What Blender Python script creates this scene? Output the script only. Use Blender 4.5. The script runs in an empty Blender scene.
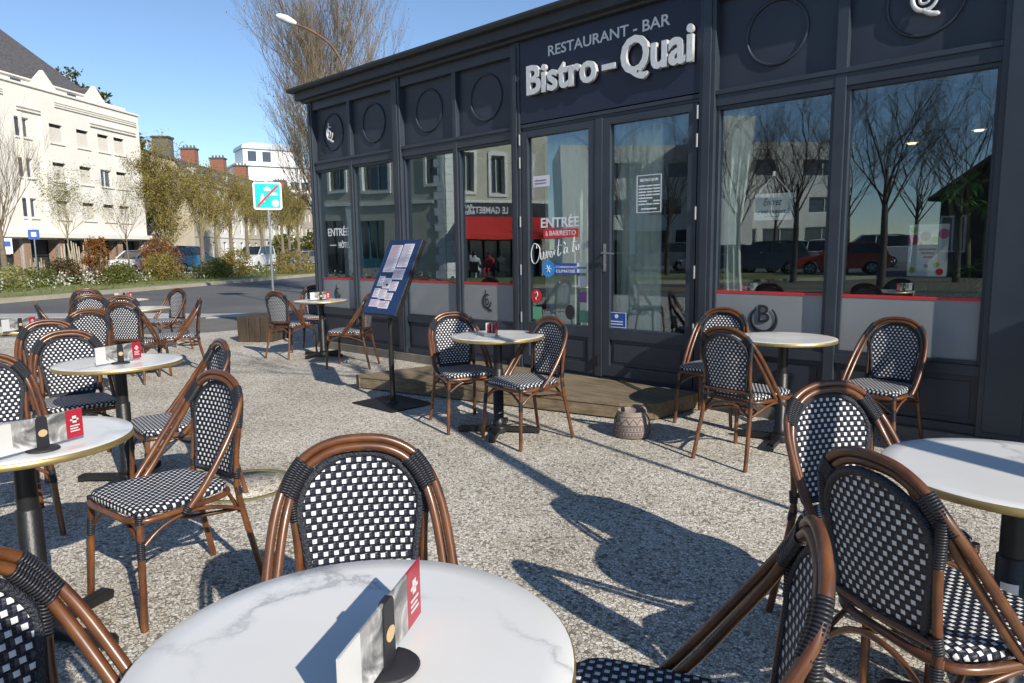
import bpy, math, random
from mathutils import Vector, Matrix
R = math.radians
rnd = random.Random(7)
scene = bpy.context.scene
col = scene.collection

# ---------------------------------------------------------------- camera
FPX, PIT, ROLL, EYE, YAW, FY = 700.0, 0.130608, -0.013128, 1.388, 0.760327, 5.49
def cam_dir(x, y, zc):
    c, s = math.cos(ROLL), math.sin(ROLL)
    x, y = c*x - s*y, s*x + c*y
    cp, sp = math.cos(PIT), math.sin(PIT)
    r, f, u = x, -zc*cp + sp*y, zc*sp + cp*y
    return Vector((r*math.cos(YAW) - f*math.sin(YAW), r*math.sin(YAW) + f*math.cos(YAW), u))
cam_data = bpy.data.cameras.new('camera')
cam_data.sensor_width = 36.0
cam_data.lens = FPX/1024*36
cam_data.clip_start = 0.05
cam_data.clip_end = 2000
cam = bpy.data.objects.new('camera', cam_data)
X, Y, Z = cam_dir(1, 0, 0), cam_dir(0, 1, 0), cam_dir(0, 0, 1)
cam.matrix_world = Matrix(((X.x, Y.x, Z.x, 0), (X.y, Y.y, Z.y, 0), (X.z, Y.z, Z.z, EYE), (0, 0, 0, 1)))
col.objects.link(cam)
scene.camera = cam

# ---------------------------------------------------------------- light
SUN_EL, SUN_AZ = 30.0, -12.5          # azimuth of the sun measured from +X
world = bpy.data.worlds.new('World')
scene.world = world
world.use_nodes = True
wn = world.node_tree
sky = wn.nodes.new('ShaderNodeTexSky')
sky.sky_type = 'NISHITA'
sky.sun_disc = False
sky.sun_elevation = R(SUN_EL)
sky.sun_rotation = R(90 - SUN_AZ)
sky.air_density = 1.0
sky.dust_density = 0.0
sky.altitude = 1200
sky.ozone_density = 3.0
bg = wn.nodes['Background']
bg.inputs['Strength'].default_value = 0.13
wn.links.new(sky.outputs[0], bg.inputs['Color'])
sun_data = bpy.data.lights.new('sun', 'SUN')
sun_data.energy = 5.0
sun_data.angle = R(0.5)
sun_data.color = (1.0, 0.94, 0.84)
sun = bpy.data.objects.new('sun', sun_data)
sv = Vector((math.cos(R(SUN_EL))*math.cos(R(SUN_AZ)), math.cos(R(SUN_EL))*math.sin(R(SUN_AZ)), math.sin(R(SUN_EL))))
sun.rotation_euler = sv.to_track_quat('Z', 'Y').to_euler()
sun.location = (20, -5, 20)
col.objects.link(sun)
scene.view_settings.view_transform = 'Standard'
scene.view_settings.look = 'None'
scene.view_settings.exposure = 0.28
scene.view_settings.gamma = 1.0
scene.render.engine = 'CYCLES'
scene.cycles.max_bounces = 8
scene.cycles.transparent_max_bounces = 24
scene.cycles.caustics_reflective = False
scene.cycles.caustics_refractive = False

# ---------------------------------------------------------------- frames of reference
def CW(r, f, z=0.0):                    # metres right / ahead of the viewpoint -> world
    return Vector((r*math.cos(YAW) - f*math.sin(YAW), r*math.sin(YAW) + f*math.cos(YAW), z))
def BW(px, f, z=0.0):                   # bearing and distance -> world
    return CW((px - 512)/FPX*f*0.9915, f, z)
def MW(px, f, z=0.0):                   # across the street, seen mirrored in the shop front
    p = BW(px, f, z)
    return Vector((p.x, 2*FY - p.y, z))

# ---------------------------------------------------------------- materials
def new_mat(name):
    m = bpy.data.materials.new(name)
    m.use_nodes = True
    nt = m.node_tree
    return m, nt, nt.nodes['Principled BSDF']
def nd(nt, t, **kw):
    n = nt.nodes.new(t)
    for k, v in kw.items():
        if k in n.inputs: n.inputs[k].default_value = v
        else: setattr(n, k, v)
    return n
def mth(nt, op, a, b=None, c=None):
    n = nt.nodes.new('ShaderNodeMath'); n.operation = op
    for i, v in enumerate((a, b, c)):
        if v is None: continue
        if isinstance(v, (int, float)): n.inputs[i].default_value = v
        else: nt.links.new(v, n.inputs[i])
    return n.outputs[0]
def ramp(nt, fac, stops):
    n = nt.nodes.new('ShaderNodeValToRGB')
    el = n.color_ramp.elements
    while len(el) < len(stops): el.new(0.5)
    for e, (p, c) in zip(el, stops):
        e.position = p; e.color = (*c, 1) if len(c) == 3 else c
    nt.links.new(fac, n.inputs[0])
    return n.outputs[0]
def mixc(nt, fac, a, b, bt='MIX'):
    n = nt.nodes.new('ShaderNodeMix'); n.data_type = 'RGBA'; n.blend_type = bt
    for i, v in ((0, fac), (6, a), (7, b)):
        if isinstance(v, (int, float)): n.inputs[i].default_value = v
        elif isinstance(v, tuple): n.inputs[i].default_value = (*v, 1) if len(v) == 3 else v
        else: nt.links.new(v, n.inputs[i])
    return n.outputs[2]
def bump(nt, h, strength=0.3, dist=0.01):
    b = nt.nodes.new('ShaderNodeBump')
    b.inputs['Strength'].default_value = strength
    b.inputs['Distance'].default_value = dist
    nt.links.new(h, b.inputs['Height'])
    return b.outputs[0]
def plain(name, c, rough=0.6, metal=0.0, var=0.15, scale=6.0, bmp=0.0, bscale=60.0, spec=0.5, coat=0.0, emit=None):
    m, nt, p = new_mat(name)
    tc = nd(nt, 'ShaderNodeTexCoord')
    n = nd(nt, 'ShaderNodeTexNoise', Scale=scale, Detail=6.0, Roughness=0.6)
    nt.links.new(tc.outputs['Object'], n.inputs['Vector'])
    lo = tuple(max(0, x*(1 - var)) for x in c); hi = tuple(min(1, x*(1 + var)) for x in c)
    nt.links.new(ramp(nt, n.outputs[0], [(0.3, lo), (0.7, hi)]), p.inputs['Base Color'])
    p.inputs['Roughness'].default_value = rough
    p.inputs['Metallic'].default_value = metal
    p.inputs['Specular IOR Level'].default_value = spec
    p.inputs['Coat Weight'].default_value = coat
    if bmp:
        n2 = nd(nt, 'ShaderNodeTexNoise', Scale=bscale, Detail=4.0)
        nt.links.new(tc.outputs['Object'], n2.inputs['Vector'])
        nt.links.new(bump(nt, n2.outputs[0], bmp, 0.01), p.inputs['Normal'])
    if emit:
        p.inputs['Emission Color'].default_value = (*c, 1); p.inputs['Emission Strength'].default_value = emit
    return m

def mat_pebbles():
    m, nt, p = new_mat('exposed_aggregate')
    tc = nd(nt, 'ShaderNodeTexCoord')
    nz = nd(nt, 'ShaderNodeTexNoise', Scale=40.0, Detail=2.0)
    nt.links.new(tc.outputs['Object'], nz.inputs['Vector'])
    wob = nd(nt, 'ShaderNodeVectorMath', operation='MULTIPLY_ADD')
    nt.links.new(nz.outputs['Color'], wob.inputs[0]); wob.inputs[1].default_value = (0.012, 0.012, 0.0)
    nt.links.new(tc.outputs['Object'], wob.inputs[2])
    v = nd(nt, 'ShaderNodeTexVoronoi', Scale=66.0); v.feature = 'F1'
    ve = nd(nt, 'ShaderNodeTexVoronoi', Scale=66.0); ve.feature = 'DISTANCE_TO_EDGE'
    for q in (v, ve): nt.links.new(wob.outputs[0], q.inputs['Vector'])
    sep = nd(nt, 'ShaderNodeSeparateColor'); nt.links.new(v.outputs['Color'], sep.inputs[0])
    stone = ramp(nt, sep.outputs[0], [(0.0, (0.30, 0.26, 0.21)), (0.10, (0.50, 0.45, 0.37)), (0.45, (0.67, 0.61, 0.51)), (0.8, (0.77, 0.72, 0.625)), (1.0, (0.84, 0.82, 0.78))])
    # stones of different sizes: some cells stay under the cement
    edge = ramp(nt, ve.outputs['Distance'], [(0.035, (0, 0, 0)), (0.10, (1, 1, 1))])
    shown = mth(nt, 'GREATER_THAN', sep.outputs[1], 0.07)
    mask = mth(nt, 'MULTIPLY', edge, shown)
    big = nd(nt, 'ShaderNodeTexNoise', Scale=0.9, Detail=5.0, Roughness=0.6)
    nt.links.new(tc.outputs['Object'], big.inputs['Vector'])
    cem = ramp(nt, big.outputs[0], [(0.3, (0.165, 0.143, 0.112)), (0.7, (0.26, 0.23, 0.185))])
    c = mixc(nt, mask, cem, stone)
    st = nd(nt, 'ShaderNodeTexNoise', Scale=3.2, Detail=6.0, Roughness=0.7, Distortion=0.6)
    nt.links.new(tc.outputs['Object'], st.inputs['Vector'])
    spots = ramp(nt, st.outputs[0], [(0.26, (0.62, 0.58, 0.52)), (0.37, (1, 1, 1))])
    dirt = mixc(nt, 1.0, ramp(nt, big.outputs[0], [(0.32, (0.74, 0.72, 0.68)), (0.58, (1, 1, 1))]), spots, 'MULTIPLY')
    nt.links.new(mixc(nt, 1.0, c, dirt, 'MULTIPLY'), p.inputs['Base Color'])
    p.inputs['Roughness'].default_value = 0.85
    nt.links.new(bump(nt, mask, 0.6, 0.005), p.inputs['Normal'])
    return m
def mat_ground(name, c1, c2, gs=160.0, rough=0.9, patch=0.35):
    m, nt, p = new_mat(name)
    tc = nd(nt, 'ShaderNodeTexCoord')
    n1 = nd(nt, 'ShaderNodeTexNoise', Scale=gs, Detail=3.0, Roughness=0.7)
    n2 = nd(nt, 'ShaderNodeTexNoise', Scale=patch, Detail=7.0, Roughness=0.6)
    for n in (n1, n2): nt.links.new(tc.outputs['Object'], n.inputs['Vector'])
    a = ramp(nt, n2.outputs[0], [(0.35, c1), (0.65, c2)])
    b = ramp(nt, n1.outputs[0], [(0.3, (0.6, 0.6, 0.6)), (0.7, (1.25, 1.25, 1.25))])
    nt.links.new(mixc(nt, 1.0, a, b, 'MULTIPLY'), p.inputs['Base Color'])
    p.inputs['Roughness'].default_value = rough
    nt.links.new(bump(nt, n1.outputs[0], 0.4, 0.01), p.inputs['Normal'])
    return m
def mat_weave():
    m, nt, p = new_mat('woven_cord')
    uv = nd(nt, 'ShaderNodeUVMap')
    s = nd(nt, 'ShaderNodeSeparateXYZ'); nt.links.new(uv.outputs[0], s.inputs[0])
    v = mth(nt, 'MULTIPLY', s.outputs[1], 1/0.0190)
    row = mth(nt, 'FLOOR', v)
    half = mth(nt, 'MULTIPLY', mth(nt, 'MODULO', mth(nt, 'ABSOLUTE', row), 2.0), 0.5)
    u = mth(nt, 'ADD', mth(nt, 'MULTIPLY', s.outputs[0], 1/0.0275), half)
    fu, fv = mth(nt, 'FRACT', u), mth(nt, 'FRACT', v)
    du = mth(nt, 'ABSOLUTE', mth(nt, 'SUBTRACT', fu, 0.5)); dv = mth(nt, 'ABSOLUTE', mth(nt, 'SUBTRACT', fv, 0.5))
    white = mth(nt, 'MULTIPLY', mth(nt, 'LESS_THAN', du, 0.21), mth(nt, 'LESS_THAN', dv, 0.31))
    nz = nd(nt, 'ShaderNodeTexNoise', Scale=55.0, Detail=3.0); nt.links.new(uv.outputs[0], nz.inputs['Vector'])
    wc = ramp(nt, nz.outputs[0], [(0.3, (0.66, 0.66, 0.66)), (0.7, (0.83, 0.83, 0.82))])
    # faint double strand line inside the dark cords
    line = mth(nt, 'LESS_THAN', mth(nt, 'ABSOLUTE', mth(nt, 'SUBTRACT', fv, 0.5)), 0.045)
    dc = mixc(nt, line, (0.014, 0.016, 0.028), (0.05, 0.055, 0.075))
    nt.links.new(mixc(nt, white, dc, wc), p.inputs['Base Color'])
    hx = mth(nt, 'SUBTRACT', 1.0, mth(nt, 'POWER', mth(nt, 'MULTIPLY', du, 2.0), 2.0))
    hv = mth(nt, 'SUBTRACT', 1.0, mth(nt, 'POWER', mth(nt, 'MULTIPLY', dv, 2.0), 4.0))
    h = mth(nt, 'ADD', mth(nt, 'MULTIPLY', white, 0.8), mth(nt, 'MULTIPLY', hx, hv))
    nt.links.new(bump(nt, h, 1.0, 0.004), p.inputs['Normal'])
    p.inputs['Roughness'].default_value = 0.45
    return m
def mat_cane():
    m, nt, p = new_mat('brown_cane')
    uv = nd(nt, 'ShaderNodeUVMap'); mp = nd(nt, 'ShaderNodeMapping'); mp.inputs['Scale'].default_value = (14, 5, 1)
    nt.links.new(uv.outputs[0], mp.inputs[0])
    oi = nd(nt, 'ShaderNodeObjectInfo')
    n = nd(nt, 'ShaderNodeTexNoise', Scale=1.6, Detail=5.0, Roughness=0.65); n.noise_dimensions = '4D'
    nt.links.new(mp.outputs[0], n.inputs['Vector']); nt.links.new(mth(nt, 'MULTIPLY', oi.outputs['Random'], 20.0), n.inputs['W'])
    c = ramp(nt, n.outputs[0], [(0.30, (0.036, 0.012, 0.006)), (0.5, (0.115, 0.040, 0.013)), (0.74, (0.22, 0.088, 0.026))])
    nt.links.new(c, p.inputs['Base Color'])
    nt.links.new(ramp(nt, n.outputs[0], [(0.2, (0.5,)*3), (0.8, (0.25,)*3)]), p.inputs['Roughness'])
    p.inputs['Coat Weight'].default_value = 0.35; p.inputs['Coat Roughness'].default_value = 0.2
    return m
def mat_binding():
    m, nt, p = new_mat('dark_cord_binding')
    uv = nd(nt, 'ShaderNodeUVMap'); s = nd(nt, 'ShaderNodeSeparateXYZ'); nt.links.new(uv.outputs[0], s.inputs[0])
    f = mth(nt, 'FRACT', mth(nt, 'MULTIPLY', s.outputs[1], 1/0.007))
    h = mth(nt, 'SUBTRACT', 1.0, mth(nt, 'POWER', mth(nt, 'MULTIPLY', mth(nt, 'ABSOLUTE', mth(nt, 'SUBTRACT', f, 0.5)), 2.0), 2.0))
    nt.links.new(bump(nt, h, 1.0, 0.004), p.inputs['Normal'])
    nt.links.new(ramp(nt, h, [(0.1, (0.006, 0.006, 0.008)), (0.8, (0.035, 0.035, 0.042))]), p.inputs['Base Color'])
    p.inputs['Roughness'].default_value = 0.35
    return m
def mat_marble():
    m, nt, p = new_mat('white_marble')
    tc = nd(nt, 'ShaderNodeTexCoord'); oi = nd(nt, 'ShaderNodeObjectInfo')
    off = nd(nt, 'ShaderNodeVectorMath', operation='ADD')
    nt.links.new(tc.outputs['Object'], off.inputs[0])
    cmb = nd(nt, 'ShaderNodeCombineXYZ'); nt.links.new(mth(nt, 'MULTIPLY', oi.outputs['Random'], 30.0), cmb.inputs[0]); nt.links.new(cmb.outputs[0], off.inputs[1])
    d = nd(nt, 'ShaderNodeTexNoise', Scale=3.2, Detail=7.0, Roughness=0.62); nt.links.new(off.outputs[0], d.inputs['Vector'])
    w = nd(nt, 'ShaderNodeVectorMath', operation='MULTIPLY_ADD'); nt.links.new(d.outputs['Color'], w.inputs[0]); w.inputs[1].default_value = (0.42, 0.42, 0); nt.links.new(off.outputs[0], w.inputs[2])
    v = nd(nt, 'ShaderNodeTexVoronoi', Scale=2.3); v.feature = 'DISTANCE_TO_EDGE'; nt.links.new(w.outputs[0], v.inputs['Vector'])
    n2 = nd(nt, 'ShaderNodeTexNoise', Scale=2.2, Detail=4.0); nt.links.new(off.outputs[0], n2.inputs['Vector'])
    vein = ramp(nt, v.outputs['Distance'], [(0.0, (1, 1, 1)), (0.018, (0.35, 0.35, 0.35)), (0.05, (0, 0, 0))])
    amt = mth(nt, 'MULTIPLY', vein, ramp(nt, n2.outputs[0], [(0.42, (0, 0, 0)), (0.62, (0.75, 0.75, 0.75))]))
    cloud = ramp(nt, n2.outputs[0], [(0.3, (0.68, 0.67, 0.635)), (0.7, (0.75, 0.735, 0.70))])
    nt.links.new(mixc(nt, amt, cloud, (0.33, 0.335, 0.335)), p.inputs['Base Color'])
    nt.links.new(ramp(nt, d.outputs[0], [(0.35, (0.16,)*3), (0.7, (0.26,)*3)]), p.inputs['Roughness'])
    p.inputs['Specular IOR Level'].default_value = 0.35
    return m
def mat_glass(name, tint=(0.80, 0.86, 0.86), k=2.3, rough=0.0):
    m, nt, p = new_mat(name)
    nt.nodes.remove(p)
    out = nt.nodes['Material Output']
    geo = nd(nt, 'ShaderNodeNewGeometry')
    ior = mth(nt, 'SUBTRACT', 1.5, mth(nt, 'MULTIPLY', geo.outputs['Backfacing'], 1.5 - 1/1.5))
    fr = nd(nt, 'ShaderNodeFresnel'); nt.links.new(ior, fr.inputs['IOR'])
    tc = nd(nt, 'ShaderNodeTexCoord')
    n = nd(nt, 'ShaderNodeTexNoise', Scale=0.8, Detail=1.0); nt.links.new(tc.outputs['Object'], n.inputs['Vector'])
    t = nd(nt, 'ShaderNodeBsdfTransparent'); t.inputs[0].default_value = (*tint, 1)
    g = nd(nt, 'ShaderNodeBsdfGlossy'); g.inputs['Roughness'].default_value = rough; g.inputs['Color'].default_value = (0.80, 0.92, 1.0, 1)
    nt.links.new(bump(nt, n.outputs[0], 0.06, 0.03), g.inputs['Normal'])
    mx = nd(nt, 'ShaderNodeMixShader')
    f = nd(nt, 'ShaderNodeClamp'); nt.links.new(mth(nt, 'MULTIPLY', fr.outputs[0], k), f.inputs[0]); f.inputs['Max'].default_value = 0.42
    nt.links.new(f.outputs[0], mx.inputs[0]); nt.links.new(t.outputs[0], mx.inputs[1]); nt.links.new(g.outputs[0], mx.inputs[2])
    nt.links.new(mx.outputs[0], out.inputs[0])
    return m
def mat_wood(name, a, b, scale=(1.2, 18, 18), rough=0.8):
    m, nt, p = new_mat(name)
    tc = nd(nt, 'ShaderNodeTexCoord'); mp = nd(nt, 'ShaderNodeMapping'); mp.inputs['Scale'].default_value = scale
    nt.links.new(tc.outputs['Object'], mp.inputs[0])
    n = nd(nt, 'ShaderNodeTexNoise', Scale=2.0, Detail=8.0, Roughness=0.7); nt.links.new(mp.outputs[0], n.inputs['Vector'])
    n2 = nd(nt, 'ShaderNodeTexNoise', Scale=1.5, Detail=3.0); nt.links.new(tc.outputs['Object'], n2.inputs['Vector'])
    c = ramp(nt, n.outputs[0], [(0.3, a), (0.7, b)])
    nt.links.new(mixc(nt, 1.0, c, ramp(nt, n2.outputs[0], [(0.35, (0.7, 0.68, 0.62)), (0.65, (1.1, 1.1, 1.1))]), 'MULTIPLY'), p.inputs['Base Color'])
    p.inputs['Roughness'].default_value = rough
    nt.links.new(bump(nt, n.outputs[0], 0.5, 0.006), p.inputs['Normal'])
    return m
def mat_foliage(name, stops, rough=0.6):
    m, nt, p = new_mat(name)
    geo = nd(nt, 'ShaderNodeNewGeometry')
    c = ramp(nt, geo.outputs['Random Per Island'], stops)
    nt.links.new(c, p.inputs['Base Color'])
    p.inputs['Roughness'].default_value = rough
    p.inputs['Specular IOR Level'].default_value = 0.25
    tr = nd(nt, 'ShaderNodeBsdfTranslucent'); nt.links.new(c, tr.inputs[0])
    mx = nd(nt, 'ShaderNodeMixShader'); mx.inputs[0].default_value = 0.3
    out = nt.nodes['Material Output']
    nt.links.new(p.outputs[0], mx.inputs[1]); nt.links.new(tr.outputs[0], mx.inputs[2]); nt.links.new(mx.outputs[0], out.inputs[0])
    return m
def mat_slate(name, a, b, sc=3.0):
    m, nt, p = new_mat(name)
    tc = nd(nt, 'ShaderNodeTexCoord'); mp = nd(nt, 'ShaderNodeMapping'); mp.inputs['Rotation'].default_value = (R(90), 0, 0)
    nt.links.new(tc.outputs['Object'], mp.inputs[0])
    br = nd(nt, 'ShaderNodeTexBrick', Scale=sc); br.inputs['Color1'].default_value = (*a, 1); br.inputs['Color2'].default_value = (*b, 1)
    br.inputs['Mortar'].default_value = (a[0]*.5, a[1]*.5, a[2]*.5, 1); br.inputs['Mortar Size'].default_value = 0.012
    nt.links.new(mp.outputs[0], br.inputs['Vector'])
    nt.links.new(br.outputs[0], p.inputs['Base Color']); p.inputs['Roughness'].default_value = 0.6
    nt.links.new(bump(nt, br.outputs['Fac'], -0.4, 0.02), p.inputs['Normal'])
    return m
def mat_coffee():                        # printed photograph on the drinks card: grey smoke-like print
    m, nt, p = new_mat('grey_photo_print')
    uv = nd(nt, 'ShaderNodeTexCoord')
    n = nd(nt, 'ShaderNodeTexNoise', Scale=14.0, Detail=5.0, Distortion=1.5); nt.links.new(uv.outputs['Object'], n.inputs['Vector'])
    nt.links.new(ramp(nt, n.outputs[0], [(0.35, (0.10, 0.10, 0.10)), (0.5, (0.34, 0.33, 0.32)), (0.65, (0.75, 0.74, 0.72))]), p.inputs['Base Color'])
    p.inputs['Roughness'].default_value = 0.25
    return m

M = {}
M['pebble'] = mat_pebbles()
M['asphalt'] = mat_ground('asphalt', (0.085, 0.084, 0.082), (0.14, 0.137, 0.132), 90, 0.9, 0.25)
M['dark_asphalt'] = mat_ground('worn_asphalt', (0.11, 0.10, 0.09), (0.20, 0.18, 0.155), 70, 0.9, 0.5)
M['concrete'] = mat_ground('pale_concrete', (0.34, 0.33, 0.31), (0.46, 0.45, 0.43), 50, 0.85, 0.6)
M['kerb'] = mat_ground('sandy_kerb', (0.30, 0.26, 0.19), (0.42, 0.37, 0.28), 60, 0.9, 0.9)
M['grass'] = mat_ground('short_grass', (0.14, 0.16, 0.045), (0.24, 0.25, 0.085), 45, 0.95, 0.4)
M['soil'] = mat_ground('ground_earth', (0.13, 0.115, 0.07), (0.20, 0.18, 0.11), 30, 0.95, 0.3)
M['weave'] = mat_weave(); M['cane'] = mat_cane(); M['bind'] = mat_binding(); M['marble'] = mat_marble()
M['braid'] = plain('dark_braid', (0.02, 0.022, 0.032), 0.4, var=0.4, scale=120, bmp=0.8, bscale=160)
M['brass'] = plain('brass_edge', (0.50, 0.37, 0.15), 0.38, 0.75, 0.12, 20)
M['iron'] = plain('black_iron', (0.016, 0.016, 0.017), 0.42, 0.2, 0.3, 12, 0.15, 90)
M['paint'] = plain('blue_grey_paint', (0.033, 0.042, 0.056), 0.36, 0.0, 0.16, 2.6, 0.08, 22)
M['panelp'] = plain('blue_grey_panel_paint', (0.028, 0.035, 0.050), 0.42, 0.0, 0.18, 1.8, 0.06, 14)
M['signp'] = plain('navy_sign_board', (0.017, 0.022, 0.045), 0.4, 0.0, 0.08, 1.2)
M['gutter'] = plain('dark_cornice_metal', (0.026, 0.030, 0.036), 0.45, 0.0, 0.15, 3.0)
M['roofing'] = plain('flat_roof_felt', (0.05, 0.05, 0.05), 0.9)
M['frost'] = plain('frosted_grey_film', (0.25, 0.265, 0.27), 0.35, 0, 0.05, 1.5)
M['frost_lit'] = M['frost']
M['red'] = plain('red_vinyl_stripe', (0.62, 0.03, 0.035), 0.4, 0, 0.05)
M['white'] = plain('white_paint', (0.80, 0.80, 0.79), 0.4, 0, 0.04)
M['vinyl'] = plain('white_vinyl_letters', (0.70, 0.72, 0.73), 0.5, 0, 0.03)
M['brushed'] = plain('brushed_white_steel', (0.70, 0.70, 0.69), 0.38, 0.25, 0.08, 25)
M['steel'] = plain('steel', (0.55, 0.55, 0.56), 0.3, 0.9, 0.1, 20)
M['hingem'] = plain('dull_hinge_metal', (0.34, 0.34, 0.35), 0.45, 0.3)
M['glass'] = mat_glass('window_glass', (0.88, 0.92, 0.91), 3.4)
M['carglass'] = plain('dark_vehicle_glass', (0.02, 0.025, 0.03), 0.05, 0.0, 0.1, spec=0.8)
M['houseglass'] = plain('dark_house_glass', (0.05, 0.06, 0.075), 0.08, 0.0, 0.3, spec=0.8)
M['deck'] = mat_wood('weathered_deck_board', (0.10, 0.073, 0.043), (0.29, 0.225, 0.145))
M['timber'] = mat_wood('old_timber', (0.028, 0.020, 0.013), (0.085, 0.062, 0.038), (14, 14, 1.5))
M['fencew'] = mat_wood('grey_paling_wood', (0.30, 0.25, 0.18), (0.52, 0.46, 0.36), (20, 20, 2))
M['plinth'] = plain('stone_plinth', (0.17, 0.15, 0.125), 0.9, 0, 0.25, 5, 0.4)
M['basket'] = plain('mauve_clay', (0.27, 0.215, 0.185), 0.85, 0, 0.15, 30, 0.5, 120)
M['basketd'] = plain('dark_clay_pattern', (0.13, 0.10, 0.09), 0.9, 0, 0.15, 30, 0.5, 120)
M['cardw'] = plain('white_card', (0.60, 0.59, 0.57), 0.22, 0, 0.04)
M['cardr'] = plain('red_card', (0.36, 0.018, 0.035), 0.22, 0, 0.1)
M['coffee'] = mat_coffee()
M['tan'] = plain('tan_emblem', (0.60, 0.42, 0.22), 0.5)
M['blue'] = plain('blue_menu_panel', (0.012, 0.030, 0.095), 0.25, 0, 0.1, coat=0.4)
M['bluesig'] = plain('blue_sign', (0.02, 0.09, 0.38), 0.4)
M['bluelt'] = plain('bright_blue_sticker', (0.03, 0.30, 0.72), 0.4)
M['cyan'] = plain('cyan_sign', (0.0, 0.52, 0.50), 0.35)
M['green'] = plain('green_sticker', (0.12, 0.34, 0.20), 0.5)
M['pinkp'] = plain('pink_print', (0.62, 0.07, 0.22), 0.5)
M['violet'] = plain('violet_print', (0.30, 0.08, 0.35), 0.5)
M['limep'] = plain('lime_print', (0.42, 0.50, 0.08), 0.5)
M['paper'] = plain('menu_paper', (0.62, 0.63, 0.68), 0.5, 0, 0.05)
M['ink'] = plain('dark_ink', (0.02, 0.02, 0.024), 0.6)
M['inkm'] = plain('mauve_ink', (0.30, 0.16, 0.28), 0.6)
M['curtain'] = plain('pale_curtain', (0.80, 0.80, 0.68), 0.85, 0, 0.06)
M['inwall'] = plain('grey_interior_wall', (0.16, 0.165, 0.16), 0.9)
M['infloor'] = plain('interior_floor', (0.16, 0.12, 0.09), 0.5)
M['inceil'] = plain('white_soffit', (0.55, 0.56, 0.55), 0.8)
M['redchair'] = plain('red_leather', (0.34, 0.02, 0.02), 0.4)
M['wallw'] = plain('cream_render', (0.75, 0.705, 0.63), 0.85, 0, 0.04, 0.6, 0.1, 20)
M['wallb'] = plain('beige_render', (0.44, 0.385, 0.30), 0.9, 0, 0.14, 0.8, 0.2, 20)
M['walls'] = plain('grey_beige_plaster', (0.56, 0.51, 0.40), 0.9, 0, 0.12, 1.2, 0.2, 20)
M['stone'] = plain('pale_dressed_stone', (0.80, 0.78, 0.72), 0.85, 0, 0.12, 4)
M['slate'] = mat_slate('slate_roof', (0.085, 0.078, 0.078), (0.125, 0.115, 0.112), 2.6)
M['stone_grey'] = plain('grey_chimney', (0.13, 0.125, 0.12), 0.9)
M['brickred'] = mat_slate('red_chimney_brick', (0.30, 0.12, 0.075), (0.25, 0.10, 0.065), 3.0)
M['shutter'] = plain('white_roller_shutter', (0.66, 0.61, 0.53), 0.7, 0, 0.03)
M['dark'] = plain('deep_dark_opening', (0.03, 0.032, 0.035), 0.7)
M['brownpil'] = plain('brown_pillar', (0.30, 0.20, 0.14), 0.9, 0, 0.2, 3)
M['bark'] = plain('grey_brown_bark', (0.17, 0.135, 0.095), 0.95, 0, 0.35, 8, 0.5, 30)
M['twig'] = plain('brown_twig', (0.19, 0.145, 0.09), 0.9, 0, 0.25, 2)
M['twigy'] = plain('olive_budding_twig', (0.30, 0.25, 0.095), 0.9, 0, 0.3, 1.2)
M['twigd'] = plain('dark_twig', (0.085, 0.07, 0.055), 0.9, 0, 0.25, 2)
M['leafy'] = mat_foliage('olive_bud_leaf', [(0, (0.15, 0.115, 0.03)), (0.5, (0.26, 0.20, 0.055)), (1, (0.36, 0.29, 0.09))])
M['leafp'] = mat_foliage('pale_spring_leaf', [(0, (0.26, 0.26, 0.09)), (1, (0.42, 0.40, 0.17))])
M['leafe'] = mat_foliage('evergreen_leaf', [(0, (0.055, 0.070, 0.018)), (0.6, (0.11, 0.12, 0.03)), (1, (0.20, 0.165, 0.05))])
M['leafg'] = mat_foliage('fresh_green_leaf', [(0, (0.07, 0.09, 0.02)), (0.6, (0.14, 0.16, 0.04)), (1, (0.24, 0.24, 0.08))])
M['leafr'] = mat_foliage('russet_leaf', [(0, (0.16, 0.045, 0.015)), (0.5, (0.30, 0.10, 0.03)), (1, (0.22, 0.17, 0.05))])
M['leafm'] = mat_foliage('dark_reddish_green_leaf', [(0, (0.05, 0.06, 0.02)), (0.6, (0.10, 0.09, 0.035)), (1, (0.20, 0.08, 0.05))])
M['leafh'] = mat_foliage('house_plant_leaf', [(0, (0.10, 0.26, 0.04)), (1, (0.26, 0.48, 0.10))])
M['petal'] = mat_foliage('white_petal', [(0, (0.75, 0.74, 0.70)), (0.8, (0.85, 0.85, 0.83)), (0.86, (0.70, 0.65, 0.2)), (1, (0.6, 0.3, 0.4))])
M['tyre'] = plain('black_tyre', (0.02, 0.02, 0.02), 0.8)
M['lampw'] = plain('pale_lamp_shade', (0.75, 0.74, 0.70), 0.3)
M['rust'] = plain('rusty_steel', (0.16, 0.085, 0.05), 0.7, 0.2, 0.3)
M['awning'] = plain('red_awning_cloth', (0.60, 0.03, 0.025), 0.85, 0, 0.06)
M['teal'] = plain('teal_shopfront', (0.05, 0.16, 0.18), 0.4)
M['bulb'] = plain('lit_bulb', (1.0, 0.85, 0.6), 0.5, emit=1.6, var=0.0)
M['moss'] = plain('mossy_joint', (0.16, 0.15, 0.06), 0.95, 0, 0.3, 30)

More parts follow.
